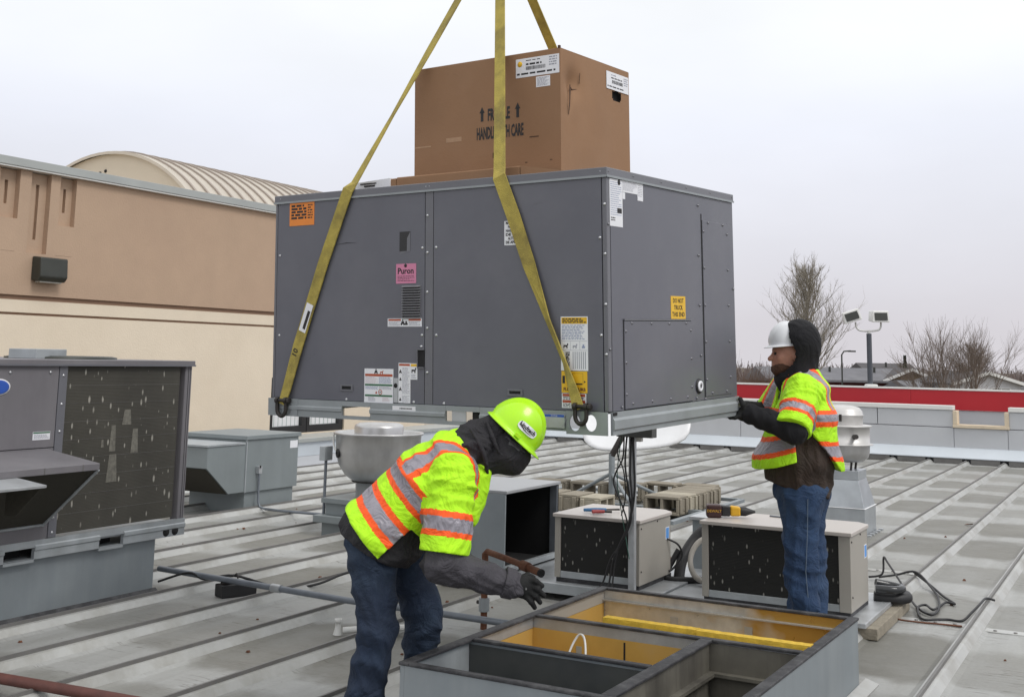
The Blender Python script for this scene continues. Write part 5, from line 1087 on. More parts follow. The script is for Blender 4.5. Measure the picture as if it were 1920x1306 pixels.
wlp = MB().tube(smooth_path([(-.40, -.16, .03), (-.395, -.10, .22), (-.365, -.05, .325), (-.325, -.06, .335), (-.285, -.12, .28), (-.265, -.18, .16), (-.26, -.2, .05)], 6), .0055, 6).build('white_wire', M['pvc']); wlp.location = cb_.location; tag(wlp, 'loop of thin white wire standing in the amber curb bay', 'wire')
cf = MB(); cf.prism([(-W2 - .002, -D2, .012), (-W2 - .07, -D2, .004), (-W2 - .07, -D2, .009), (-W2 - .002, -D2, .03)], (0, -.07, 0), (0, 2 * D2 + .14, 0)); cf.prism([(W2 + .002, -D2, .012), (W2 + .002, -D2, .03), (W2 + .07, -D2, .009), (W2 + .07, -D2, .004)], (0, -.07, 0), (0, 2 * D2 + .14, 0)); cf.build('base_flange', M['seam'], cb_)
# ------------------------------------------------------------------ people: bodies and clothes as distance fields meshed with surface nets
f32 = np.float32
def V(*a): return np.array(a, f32)
def cone(P, a, b, ra, rb):
    a, b = V(*a), V(*b); pa = P - a; ba = b - a
    h = np.clip(pa @ ba / (ba @ ba), 0, 1)
    return np.linalg.norm(pa - h[..., None] * ba, axis=-1) - (ra + (rb - ra) * h)
def chain(P, pts, rs, k=.03):
    d = None
    for i in range(len(pts) - 1):
        q = cone(P, pts[i], pts[i + 1], rs[i], rs[i + 1]); d = q if d is None else smin(d, q, k)
    return d
def ell(P, c, r):
    r = V(*r); q = (P - V(*c)) / r
    return (np.linalg.norm(q, axis=-1) - 1) * r.min()
def loft(P, nodes, side, k=.05):
    d = None; sv = V(*side)
    for (a, rxa, rya), (b, rxb, ryb) in zip(nodes[:-1], nodes[1:]):
        a, b = V(*a), V(*b); ba = b - a; L = np.linalg.norm(ba); t = ba / L
        s = sv - t * (sv @ t); s /= np.linalg.norm(s); fr = np.cross(t, s)
        pa = P - a; al = pa @ t; h = np.clip(al / L, 0, 1)
        rx, ry = rxa + (rxb - rxa) * h, rya + (ryb - rya) * h
        ov = al - h * L
        q = (np.sqrt((pa @ s / rx) ** 2 + (pa @ fr / ry) ** 2 + (ov / (ry * .6)) ** 2) - 1) * np.minimum(rx, ry)
        d = q if d is None else smin(d, q, k)
    return d
def smin(a, b, k):
    h = np.clip(.5 + .5 * (b - a) / k, 0, 1)
    return b * (1 - h) + a * h - k * h * (1 - h)
def folds(P, amp, f=22, seed=0):
    r_ = np.random.RandomState(seed); d = 0
    w = .05 * np.sin(P @ V(*(r_.randn(3) * 9)) + 1.3)[..., None]
    Q = P + w
    for i in range(4):
        v = r_.randn(3); v /= np.linalg.norm(v)
        d = d + (1.6 * np.abs(np.sin(Q @ V(*(v * f * (.6 + .45 * i))) + r_.rand() * 6)) - 1) / (1 + .3 * i)
    return d * amp * .75
def snet(fn, lo, hi, h):
    lo = np.array(lo, float); n = np.ceil((np.array(hi) - lo) / h).astype(int) + 1
    ax = [lo[i] + np.arange(n[i]) * h for i in range(3)]
    P = np.stack(np.meshgrid(*ax, indexing='ij'), -1).astype(f32)
    F = fn(P).astype(f32); del P
    S = F < 0; c = tuple(n - 1)
    acc = np.zeros(c + (3,), f32); cnt = np.zeros(c, f32)
    cor = [(i, j, k) for i in (0, 1) for j in (0, 1) for k in (0, 1)]
    sl = lambda o: tuple(slice(o[i], o[i] + c[i]) for i in range(3))
    for a in cor:
        for ax_ in range(3):
            if a[ax_]: continue
            b = list(a); b[ax_] = 1; b = tuple(b)
            fa, fb = F[sl(a)], F[sl(b)]; m = (S[sl(a)] != S[sl(b)])
            t = np.where(m, fa / np.where(m, fa - fb, 1), 0)
            for i in range(3): acc[..., i] += m * (a[i] + (t if i == ax_ else 0))
            cnt += m
    act = cnt > 0; idx = np.full(c, -1, int); idx[act] = np.arange(act.sum())
    ijk = np.argwhere(act)
    verts = (ijk + acc[act] / cnt[act][:, None]) * h + lo
    faces = []
    for ax_ in range(3):
        o1, o2 = [(1, 2), (2, 0), (0, 1)][ax_]
        sA = [slice(None)] * 3; sB = [slice(None)] * 3
        sA[ax_] = slice(0, n[ax_] - 1); sB[ax_] = slice(1, n[ax_])
        for o in (o1, o2): sA[o] = slice(1, n[o] - 1); sB[o] = slice(1, n[o] - 1)
        A, Bq = S[tuple(sA)], S[tuple(sB)]
        E_ = np.argwhere(A != Bq)
        if len(E_) == 0: continue
        inside = A[tuple(E_.T)]
        base = E_.copy(); base[:, o1] += 1; base[:, o2] += 1
        def cell(d1, d2):
            q = base.copy(); q[:, o1] -= d1; q[:, o2] -= d2; return idx[tuple(q.T)]
        q = np.stack([cell(1, 1), cell(0, 1), cell(0, 0), cell(1, 0)], 1)
        q[~inside] = q[~inside][:, ::-1]
        faces.append(q)
    return verts, np.concatenate(faces)
def net_mesh(name, verts, faces, m):
    used = np.unique(faces); mp = np.full(len(verts), -1); mp[used] = np.arange(len(used))
    me = bpy.data.meshes.new(name); me.from_pydata(verts[used].tolist(), [], mp[faces].tolist())
    me.polygons.foreach_set('use_smooth', [True] * len(me.polygons)); me.materials.append(m); me.update(); return me
def net_part(name, fn, lo, hi, h, m, parent=None, loc=None, rot=None):
    v, f = snet(fn, lo, hi, h); return put(name, net_mesh(name, v, f, m), parent, 0, loc, rot)
def split_part(name, fn, lo, hi, h, parent, classes):
    """classes: list of (name, material, mask fn on face centres); first class is the base part, the others its sub-parts"""
    v, f = snet(fn, lo, hi, h); ctr = v[f].mean(1); left = np.ones(len(f), bool); base = None; outs = []
    for nm, m, mk in classes[1:]:
        sel = mk(ctr) & left; left &= ~sel; outs.append((nm, m, f[sel]))
    base = put(classes[0][0], net_mesh(classes[0][0], v, f[left], classes[0][1]), parent)
    for nm, m, ff in outs:
        if len(ff): put(nm, net_mesh(nm, v, ff, m), base)
    return base

M['denim'] = mat('blue denim', (.015, .040, .098), .85, 0, .18, 5, .35, 160, dirt=(.045, .085, .16), dirt_amt=.7, dscale=2.6)
M['denim2'] = mat('dark blue denim', (.011, .022, .048), .85, 0, .18, 5, .35, 160, dirt=(.032, .055, .09), dirt_amt=.75, dscale=2.6)
M['charcoal'] = mat('charcoal canvas', (.022, .021, .025), .85, 0, .25, 12, .3, 120)
M['grey_sleeve'] = mat('dark grey canvas', (.055, .052, .062), .85, 0, .25, 12, .3, 120)
M['brown_jacket'] = mat('dark brown canvas', (.040, .0265, .020), .88, 0, .25, 12, .3, 120)
M['hood_black'] = mat('black fleece', (.007, .007, .0095), .92, 0, .15, 10, .15, 160)
M['glove'] = mat('black knit glove', (.006, .0065, .007), .8, 0, .3, 30, .4, 200)
M['lime'] = mat('fluorescent lime mesh', (.48, .93, .012), .75, 0, .10, 14, .25, 260)
M['hi_orange'] = mat('fluorescent orange trim', (.96, .105, .008), .65, 0, .06, 14)
M['tape'] = mat('grey reflective tape', (.30, .285, .325), .4, .1, .12, 14, .1, 60)
M['lime_hat'] = mat('lime hard hat plastic', (.44, .86, .010), .28, 0, .03, 4, coat=.2)
M['white_hat'] = mat('white hard hat plastic', (.72, .74, .77), .3, 0, .04, 4, coat=.2)
M['skin'] = mat('weathered skin', (.43, .21, .15), .55, 0, .15, 40, .1, 200)
M['beard'] = mat('brown beard', (.085, .042, .026), .9, 0, .4, 60, .6, 250)
M['boot'] = mat('brown work boot', (.06, .04, .026), .7, 0, .2)

def add_wrinkles(m, scale=11, strength=.7, dist=.018):
    n, l = m.node_tree.nodes, m.node_tree.links; b = n['Principled BSDF']; tc = n['Texture Coordinate']
    nz = n.new('ShaderNodeTexNoise'); nz.inputs['Scale'].default_value = scale; nz.inputs['Detail'].default_value = 3; nz.inputs['Distortion'].default_value = 1.2
    l.new(tc.outputs['Object'], nz.inputs['Vector'])
    ab = n.new('ShaderNodeMath'); ab.operation = 'SUBTRACT'; ab.inputs[1].default_value = .5; l.new(nz.outputs['Fac'], ab.inputs[0])
    a2 = n.new('ShaderNodeMath'); a2.operation = 'ABSOLUTE'; l.new(ab.outputs[0], a2.inputs[0])
    bp = n.new('ShaderNodeBump'); bp.inputs['Strength'].default_value = strength; bp.inputs['Distance'].default_value = dist * 6
    l.new(a2.outputs[0], bp.inputs['Height'])
    if b.inputs['Normal'].links: l.new(b.inputs['Normal'].links[0].from_socket, bp.inputs['Normal'])
    l.new(bp.outputs[0], b.inputs['Normal'])
for k_m, sc_m in (('denim', 9), ('denim2', 9), ('charcoal', 11), ('grey_sleeve', 12), ('brown_jacket', 9), ('lime', 9), ('tape', 12), ('hi_orange', 11)): add_wrinkles(M[k_m], sc_m * .8, .38)
add_wrinkles(M['hood_black'], 7, .25)

def hat_point(th, ph, a=.132, b=.112, c=.155):
    x, y, z = a * math.cos(ph) * math.cos(th), b * math.cos(ph) * math.sin(th), c * math.sin(ph)
    rid = .007 * math.exp(-(y / .020) ** 2) * (1 if z > .03 else z / .03) + .004 * math.exp(-((abs(y) - .055) / .012) ** 2) * min(1, max(0, (z - .03) / .04))
    s = 1 + rid / .14
    return (x * s, y * s, z * s)
def hard_hat(parent, m, loc, X, Z, name='hard_hat', sc=1.0):
    mb = MB(); nt, npn = 56, 16; vs = []
    rows = [('b', 1.0), ('b', .55), ('b', 0.0)] + [('d', i / npn) for i in range(npn + 1)]
    for kd, t in rows:
        for j in range(nt):
            th = 2 * math.pi * j / nt
            if kd == 'd': vs.append(hat_point(th, t * math.pi / 2))
            else:
                ex_ = .013 + (.022 * max(0, math.cos(th)) ** 1.2 if math.cos(th) > 0 else 0)
                e = .004 + ex_ * t
                vs.append(((.132 + e) * math.cos(th), (.112 + e * .9) * math.sin(th), -.004 - .012 * t))
    n = len(rows)
    mb._add(vs, [(i * nt + j, i * nt + (j + 1) % nt, (i + 1) * nt + (j + 1) % nt, (i + 1) * nt + j) for i in range(n - 1) for j in range(nt)], 0, True)
    o = mb.build(name, m, parent)
    so = o.modifiers.new('solid', 'SOLIDIFY'); so.thickness = .004; so.offset = -1
    X, Z = Vector(X).normalized(), Vector(Z).normalized(); Y = Z.cross(X)
    o.matrix_local = Matrix.Translation(loc) @ Matrix((X, Y, Z)).transposed().to_4x4() @ Matrix.Scale(sc, 4)
    return o
def on_hat(x, z, off): 
    y = -.112 * math.sqrt(max(.02, 1 - (x / .132) ** 2 - (z / .155) ** 2)) - off
    return (x, y, z)

# ---- worker 1: stooping over the curb, seen from his right side, facing right
YAW = 0.4994
p1_loc, p1_rot = (-3.11, 4.65, 0), (0, 0, YAW)
PEL, CH, NK = (-.075, -.02, .86), (.165, -.055, 1.085), (.335, -.07, 1.235)
AXv = V(.74, 0, .673); NBv = V(-.673, 0, .74)
def sq(P): r_ = P - V(-.08, -.02, .85); return r_ @ AXv, r_ @ NBv
RS, RE, RW = (.275, -.255, 1.135), (.232, -.318, .772), (.545, -.285, .694)
LS, LE, LW = (.275, .165, 1.215), (.20, .27, .93), (.17, .20, .70)
RLEG = [(-.105, -.10, .84), (-.05, -.165, .47), (-.115, -.135, .09)]
LLEG = [(-.01, .09, .82), (.125, .13, .48), (.10, .22, .09)]
def torso1(P, g=0.0):
    return loft(P, [((-.10, -.015, .80), .165 + g, .135 + g), (PEL, .185 + g, .150 + g), (CH, .215 + g, .165 + g), ((.28, -.065, 1.195), .19 + g, .125 + g), (NK, .10 + g, .085 + g)], (0, 1, 0))
def body1(P):
    d = torso1(P, -.06)
    for L in (RLEG, LLEG): d = smin(d, chain(P, L, [.085, .06, .045]), .04)
    d = smin(d, chain(P, [RS, RE, RW], [.055, .042, .03]), .03); d = smin(d, chain(P, [LS, LE, LW], [.055, .042, .032]), .03)
    d = smin(d, cone(P, NK, (.47, -.07, 1.27), .055, .06), .03); d = smin(d, ell(P, (.50, -.07, 1.285), (.085, .075, .095)), .03)
    for a, b in (((-.13, -.135, .06), (.06, -.15, .05)), ((.085, .22, .06), (.25, .23, .05))): d = smin(d, cone(P, a, b, .04, .035), .03)
    return d
v_, f_ = snet(body1, (-.35, -.45, -.02), (.75, .42, 1.45), .012)
w1 = put('person', net_mesh('person', v_, f_, M['skin']), None, 0, p1_loc, p1_rot)
tag(w1, 'worker in lime vest and lime hard hat stooping over the open curb', 'person')
def jeans1(P):
    d = smin(chain(P, RLEG, [.118, .088, .078]), chain(P, LLEG, [.115, .088, .078]), .025)
    d = smin(d, ell(P, (-.07, -.01, .84), (.14, .165, .11)), .05)
    return np.maximum(d + folds(P, .011, 22, 3), .055 - P[..., 2])
net_part('jeans', jeans1, (-.33, -.35, .03), (.33, .40, 1.0), .010, M['denim2'], w1)
def jacket1(P):
    s, q = sq(P)
    d = torso1(P)
    d = smin(d, ell(P, (-.065, -.025, .835), (.19, .215, .165)), .06)
    d = smin(d, chain(P, [RS, RE, RW], [.092, .076, .056]), .035)
    d = smin(d, chain(P, [LS, LE, LW], [.092, .074, .056]), .035)
    d = smin(d, ell(P, (.365, -.07, 1.245), (.10, .115, .095)), .04)
    d = smin(d, cone(P, (.34, -.065, 1.285), (.44, -.07, 1.325), .085, .088), .04)
    return np.maximum(d + folds(P, .010, 24, 5), .655 - (P[..., 0] * .467 + P[..., 2] * .884))
def arm_mask(c): 
    t = (c[:, 0] > .16) & (c[:, 2] < .86) & (c[:, 1] < -.17); return t
split_part('jacket', jacket1, (-.36, -.45, .58), (.66, .42, 1.46), .009, w1, [('jacket', M['charcoal'], None), ('sleeve', M['grey_sleeve'], arm_mask)])
# cuff band
net_part('cuff', lambda P: np.maximum(cone(P, (.232, -.318, .772), RW, .082, .064), np.abs((P - V(*RW)) @ V(.97, .1, -.24) + .022) - .024), (.44, -.38, .60), (.60, -.18, .80), .005, M['grey_sleeve'], w1)
SA = (V(*RE) - V(*RS)); SL = float(np.linalg.norm(SA)); SA = SA / SL
SAL = V(*LE) - V(*LS); SAL = SAL / np.linalg.norm(SAL)
def vest1(P):
    s, q = sq(P)
    t = smin(torso1(P, .022), ell(P, (-.065, -.025, .835), (.215, .24, .19)), .06)
    t = np.maximum(t + folds(P, .007, 20, 8), s - .565 - .3 * np.clip(q, -.1, .05))
    slit = np.where(q > -.068, -.025, .165)
    t = np.maximum(t, slit - s)
    up = (P - V(*RS)) @ SA
    sv = np.maximum(cone(P, (.27, -.245, 1.15), (.237, -.325, .79), .108, .106) + folds(P, .007, 30, 9), up - .318)
    ul = (P - V(*LS)) @ SAL
    sl_ = np.maximum(cone(P, (.275, .155, 1.22), (.22, .25, .99), .108, .104), ul - .25)
    fp_ = np.maximum(cone(P, (.355, -.10, 1.13), (.315, -.14, .97), .085, .075) + folds(P, .006, 30, 41), .20 - s)
    return smin(smin(smin(t, sv, .03), sl_, .03), fp_, .03)
def band(x, a, b): return (x > a) & (x < b)
def v1_class(c):
    c = c.astype(f32); s, q = sq(c); up = (c - V(*RS)) @ SA; rad = np.linalg.norm(c - V(*RS) - up[:, None] * SA, axis=1)
    slv = (rad < .128) & (up > .06) & (c[:, 1] < -.19) & ((s > .16) | (up > .12)); w = c[:, 1] + .062 - .02 * q
    wv = np.abs(w + .165 + .10 * np.clip(s - .40, 0, .3)); slv = slv & (up > .10); vert = (s > .305) & ~slv & (q > -.16)
    wl2 = np.abs(w - .13); 
    tape = (slv & band(up, .172, .228)) | (~slv & (band(s, .069, .127) | band(s, .240, .290))) | (vert & (wv < .030)) | (vert & (wl2 < .026))
    org = (slv & (band(up, .145, .172) | band(up, .228, .252))) | (~slv & (band(s, .038, .069) | band(s, .127, .158) | band(s, .214, .240) | band(s, .290, .318))) | (vert & (wv < .052)) | (vert & (wl2 < .048))
    return tape, org
split_part('hi_vis_vest', vest1, (-.36, -.47, .62), (.50, .38, 1.46), .0055, w1, [('hi_vis_vest', M['lime'], None), ('reflective_tape', M['tape'], lambda c: v1_class(c)[0]), ('orange_trim', M['hi_orange'], lambda c: v1_class(c)[1])])
def mask1(P):
    d = ell(P, (.51, -.07, 1.270), (.098, .088, .105))
    d = smin(d, ell(P, (.552, -.07, 1.215), (.055, .055, .060)), .04)
    d = smin(d, ell(P, (.52, -.07, 1.175), (.05, .05, .045)), .03)
    d = smin(d, cone(P, (.36, -.07, 1.22), (.47, -.07, 1.235), .095, .085), .04)
    return d + folds(P, .006, 20, 12)
M['mask_grey'] = mat('charcoal knit mask', (.030, .029, .034), .9, 0, .3, 14, .4, 180); add_wrinkles(M['mask_grey'], 6, .4)
net_part('balaclava', mask1, (.24, -.20, 1.08), (.66, .06, 1.42), .006, M['mask_grey'], w1)
for nm_c, pts_c, r_c, m_c in (('collar_edge', [(.335, -.150, 1.345), (.375, -.185, 1.29), (.405, -.190, 1.225), (.415, -.165, 1.165), (.42, -.12, 1.135)], [.005, .010, .011, .009, .004], M['charcoal']),
                              ('hood_fold', [(.41, -.135, 1.375), (.435, -.165, 1.32), (.455, -.168, 1.27), (.475, -.160, 1.235)], [.005, .010, .010, .004], M['charcoal']),
                              ('mask_lit_crease', [(.455, -.156, 1.25), (.50, -.158, 1.228), (.545, -.138, 1.222), (.585, -.10, 1.232)], [.004, .007, .007, .003], M['grey_sleeve']),  # mask folds in a lighter grey: shading contrast put into the colour
                              ('mask_lit_crease', [(.47, -.150, 1.205), (.52, -.132, 1.185), (.555, -.105, 1.185)], [.003, .007, .003], M['grey_sleeve'])):
    MB().tube(smooth_path(pts_c, 5), [r_c[min(int(i / 5), len(r_c) - 1)] + (r_c[min(int(i / 5) + 1, len(r_c) - 1)] - r_c[min(int(i / 5), len(r_c) - 1)]) * (i % 5) / 5 for i in range(5 * (len(pts_c) - 1) + 1)], 8).build(nm_c, m_c, w1)
lens_ = MB(); lens_.hexa([(.505, -.161, 1.268), (.56, -.148, 1.248), (.557, -.140, 1.245), (.502, -.153, 1.265), (.520, -.163, 1.302), (.575, -.146, 1.268), (.572, -.138, 1.266), (.517, -.155, 1.299)]); lens_.build('goggle_lens', mat('smoked lens', (.10, .105, .11), .15, 0, .05), w1, .003)
gl = MB(); gl.tube([(.50, -.163, 1.315), (.545, -.158, 1.275), (.585, -.13, 1.245)], .007, 6); gl.build('goggle_strap', M['grey_sleeve'], w1)
hat1 = hard_hat(w1, M['lime_hat'], (.534, -.07, 1.333), (.755, 0, -.656), (.656, 0, .755))
lbm = MB(); n_ = 22; ring = [(.036 + .050 * (abs(math.cos(a)) ** .6) * math.copysign(1, math.cos(a)), .050 + .020 * (abs(math.sin(a)) ** .6) * math.copysign(1, math.sin(a))) for a in [2 * math.pi * i / n_ for i in range(n_)]]
lbm._add([on_hat(.034, .050, .0065)] + [on_hat(x, z, .0055) for x, z in ring], [(0, 1 + i, 1 + (i + 1) % n_) for i in range(n_)]); hl = lbm.build('hat_label', M['white'], hat1)
tm = text_mesh('Lindtech', .0255, .0009)
for v in tm.vertices: v.co = on_hat(.036 + v.co.x, .054 + v.co.y, .0078)
tm.materials.append(M['ink']); put('lettering', tm, hl)
sw_ = MB(); sw_.ribbon([on_hat(-.004, .058, .0075), on_hat(.006, .046, .0075), on_hat(.026, .040, .0075), on_hat(.05, .038, .0075), on_hat(.068, .039, .0075)], [.002, .005, .004, .0025, .001], (0, 0, 1), .0006); sw_.build('swoosh', M['ink'], hl)
Bx('slot', M['lime_hat'], hat1, .006, -.131, -.006, .036, -.116, .012, .002)
def hand(P, wrist, palm, fing, thumb, fr=.0105, k=.008):
    d = chain(P, [wrist] + palm, [.036] + [.036] * len(palm), .02)
    for ch in fing: d = smin(d, chain(P, ch, [fr * 1.15, fr * 1.08, fr * .95, fr * .85][:len(ch)], .006), k)
    return smin(d, chain(P, thumb, [.017, .0135, .0115], .006), .012)
def glove1(P):
    y = -.285
    d = np.minimum(ell(P, (.588, y, .686), (.048, .024, .050)), 9)
    d = smin(d, cone(P, (.535, y, .696), (.565, y, .69), .034, .036), .02)
    fg = [[(.612, y, .716), (.640, y - .012, .712), (.668, y - .005, .692)], [(.618, y, .694), (.648, y - .014, .680), (.676, y - .004, .652)], [(.612, y, .670), (.640, y - .012, .650), (.660, y, .622)], [(.598, y, .648), (.622, y - .010, .625), (.637, y + .002, .600)]]
    for ch in fg: d = smin(d, chain(P, ch, [.0135, .0125, .0105], .006), .007)
    return smin(d, chain(P, [(.575, y + .015, .715), (.605, y + .045, .725), (.630, y + .055, .715)], [.017, .0135, .0115], .006), .01)
net_part('glove', glove1, (.49, -.34, .57), (.70, -.20, .77), .0035, M['glove'], w1)
lt_ = lettering(w1, 'GRIP', .014, mat('glove print', (.25, .25, .25), .7), (.590, -.3125, .690), (R(90), R(62), 0), bold=.0006, name='glove_print')
def boots(P, pairs):
    d = None
    for a, b, an in pairs:
        q = smin(cone(P, a, b, .052, .046), cone(P, a, an, .056, .06), .03); d = q if d is None else np.minimum(d, q)
    return np.maximum(d, .004 - P[..., 2])
net_part('boots', lambda P: boots(P, [((-.135, -.135, .05), (.06, -.15, .045), (-.12, -.135, .14)), ((.085, .22, .05), (.235, .23, .045), (.10, .22, .14))]), (-.26, -.26, -.01), (.36, .34, .24), .009, M['boot'], w1)

# ---- worker 2: standing upright, facing left, steadying the unit
p2_loc = (-1.88, 7.06, 0)
RLEG2 = [(.06, .10, .90), (.085, .105, .50), (.085, .11, .09)]; LLEG2 = [(-.02, -.09, .90), (-.025, -.10, .50), (-.005, -.105, .09)]
S2L, E2L, W2L = (-.02, -.20, 1.49), (-.105, -.33, 1.295), (-.335, -.245, 1.372)
S2R, E2R, W2R = (-.02, .20, 1.49), (-.15, .25, 1.345), (-.34, .03, 1.385)
def torso2(P, g=0.0):
    return loft(P, [((.0, 0, .93), .19 + g, .185 + g), ((.0, 0, 1.10), .215 + g, .195 + g), ((.035, 0, 1.36), .22 + g, .160 + g), ((.035, 0, 1.50), .19 + g, .118 + g), ((.0, 0, 1.61), .10 + g, .095 + g)], (0, 1, 0))
def body2(P):
    d = torso2(P, -.08)
    for L in (RLEG2, LLEG2): d = smin(d, chain(P, L, [.085, .06, .045]), .04)
    d = smin(d, chain(P, [S2L, E2L, W2L], [.055, .042, .032]), .03); d = smin(d, chain(P, [S2R, E2R, W2R], [.055, .042, .032]), .03)
    d = smin(d, cone(P, (.0, 0, 1.56), (-.03, 0, 1.66), .058, .06), .03)
    h = ell(P, (-.048, 0, 1.735), (.098, .077, .110))                       # cranium
    h = smin(h, ell(P, (-.085, 0, 1.665), (.058, .055, .060)), .035)        # jaw
    h = smin(h, ell(P, (-.118, 0, 1.622), (.022, .026, .020)), .02)         # chin
    h = smin(h, cone(P, (-.135, 0, 1.722), (-.164, 0, 1.690), .010, .0145), .012)   # nose
    h = smin(h, cone(P, (-.128, -.030, 1.742), (-.128, .030, 1.742), .013, .013), .014)   # brow
    h = smin(h, cone(P, (-.143, -.014, 1.660), (-.143, .014, 1.660), .0075, .0075), .008)
    h = smin(h, cone(P, (-.140, -.012, 1.647), (-.140, .012, 1.647), .0075, .0075), .008)
    for sy in (-1, 1):
        h = smin(h, ell(P, (-.105, sy * .045, 1.70), (.028, .02, .026)), .015)      # cheek
        h = smin(h, ell(P, (-.03, sy * .078, 1.705), (.018, .010, .030)), .008)     # ear
        h = np.maximum(h, -(ell(P, (-.148, sy * .032, 1.722), (.018, .014, .010))))
    d = smin(d, h, .02)
    for a, b in (((.105, .11, .06), (-.07, .12, .05)), ((.015, -.105, .06), (-.16, -.11, .05))): d = smin(d, cone(P, a, b, .04, .035), .03)
    return d
v_, f_ = snet(body2, (-.42, -.42, -.02), (.30, .40, 1.88), .0065)
w2 = put('person', net_mesh('person', v_, f_, M['skin']), None, 0, p2_loc, (0, 0, YAW))
tag(w2, 'bearded worker in white hard hat, black hood and lime vest steadying the hoisted unit', 'person')
for sy in (-1, 1): net_part('eye', lambda P: ell(P, (-.136, sy * .032, 1.721), (.011, .012, .0085)), (-.155, sy * .032 - .02, 1.70), (-.115, sy * .032 + .02, 1.74), .003, M['ink'], w2)
def beard2(P):
    d = smin(ell(P, (-.085, 0, 1.650), (.066, .063, .056)), ell(P, (-.122, 0, 1.618), (.028, .033, .026)), .03)
    d = np.minimum(d, cone(P, (-.146, -.020, 1.671), (-.146, .020, 1.671), .0075, .0075))
    d = np.maximum(d + folds(P, .002, 90, 2), -ell(P, (-.155, 0, 1.655), (.022, .022, .010)))
    return np.maximum(d, (P[..., 2] - 1.662) - .35 * (P[..., 0] + .12))
net_part('beard', beard2, (-.17, -.08, 1.57), (.0, .08, 1.72), .0045, M['beard'], w2)
def jeans2(P):
    d = smin(chain(P, RLEG2, [.115, .092, .082]), chain(P, LLEG2, [.115, .092, .082]), .02)
    d = smin(d, ell(P, (.012, 0, .93), (.168, .18, .12)), .05)
    z = P[..., 2]; return np.maximum(d + folds(P, .010, 22, 21) * (1 + .8 * (z < .5)), .06 - z)
j2 = net_part('jeans', jeans2, (-.24, -.30, .03), (.28, .30, 1.08), .009, M['denim'], w2)
sm2 = MB(); sm2.tube([(-.005, -.213, .90), (-.008, -.202, .7), (-.02, -.199, .5), (-.005, -.196, .3), (.0, -.192, .1)], .0025, 5); sm2.build('side_seam', mat('pale seam thread', (.11, .15, .21), .8), j2)
def jacket2(P):
    d = torso2(P); d = smin(d, chain(P, [S2L, E2L], [.080, .070]), .04); d = smin(d, chain(P, [S2R, E2R], [.080, .07]), .04)
    return np.maximum(d + folds(P, .010, 22, 23), .925 - .30 * P[..., 0] + .008 * np.sin(P[..., 0] * 17) - P[..., 2])
net_part('jacket', jacket2, (-.34, -.46, .82), (.32, .40, 1.68), .009, M['brown_jacket'], w2)
def arms2(P):
    d = np.minimum(chain(P, [(-.08, -.295, 1.34), E2L, W2L], [.082, .080, .055]), chain(P, [(-.13, .24, 1.37), E2R, W2R], [.082, .078, .055]))
    return d + folds(P, .006, 34, 25)
net_part('dark_sleeves', arms2, (-.43, -.44, 1.17), (.02, .38, 1.46), .008, M['hood_black'], w2)
def hood2(P):
    d = ell(P, (.012, 0, 1.79), (.132, .142, .142)); d = smin(d, cone(P, (.01, 0, 1.68), (.0, 0, 1.57), .112, .125), .05)
    d = smin(d, ell(P, (-.07, 0, 1.575), (.06, .075, .05)), .03)
    front = P[..., 0] + .072 + np.clip(1.66 - P[..., 2], 0, .1) * .35
    d = np.maximum(d + folds(P, .003, 22, 27), -np.where(P[..., 2] > 1.61, front, 1))
    return np.maximum(d, -(ell(P, (-.06, 0, 1.75), (.135, .118, .155))))
net_part('hood', hood2, (-.20, -.20, 1.46), (.20, .20, 1.97), .0065, M['hood_black'], w2)
hard_hat(w2, M['white_hat'], (-.058, 0, 1.782), (-1, 0, -.10), (-.10, 0, 1), sc=.83)
def vest2(P):
    z, u, y = P[..., 2], P[..., 0], P[..., 1]
    fl = .05 * np.clip((1.35 - z) / .3, 0, 1)
    t = torso2(P, .022) - fl * (u < 0) * np.clip(-u / .15, 0, 1) - fl * .5 * (u > 0) * np.clip(u / .15, 0, 1) + folds(P, .006, 18, 31)
    hem = np.where(u < 0, 1.115 + .33 * (u + .05), 1.06 - .05 * u)
    t = np.maximum(t, hem - z); t = np.maximum(t, z - 1.655 - .25 * u)
    a = np.clip((1.315 - z) / .22, 0, 1.2)
    gap = (z < 1.315) & (y < 0) & (u > -.075 + .0 * a) & (u < -.02 + .19 * a)
    t = np.where(gap, np.maximum(t, .01), t)
    vneck = np.maximum(np.abs(y) - .02 - .35 * np.clip(z - 1.40, 0, .3), u + .02); t = np.maximum(t, -np.maximum(vneck, 1.40 - z))
    sd = V(*E2L) - V(*S2L); sd = sd / np.linalg.norm(sd); up = (P - V(*S2L)) @ sd
    sv = np.maximum(cone(P, (-.015, -.19, 1.50), (-.115, -.335, 1.30), .108, .106) + folds(P, .006, 30, 33), up - .26)
    sd2 = V(*E2R) - V(*S2R); sd2 = sd2 / np.linalg.norm(sd2); ur = (P - V(*S2R)) @ sd2
    sr = np.maximum(cone(P, (-.015, .19, 1.50), (-.12, .24, 1.33), .112, .112), ur - .2)
    return smin(smin(t, sv, .03), sr, .03)
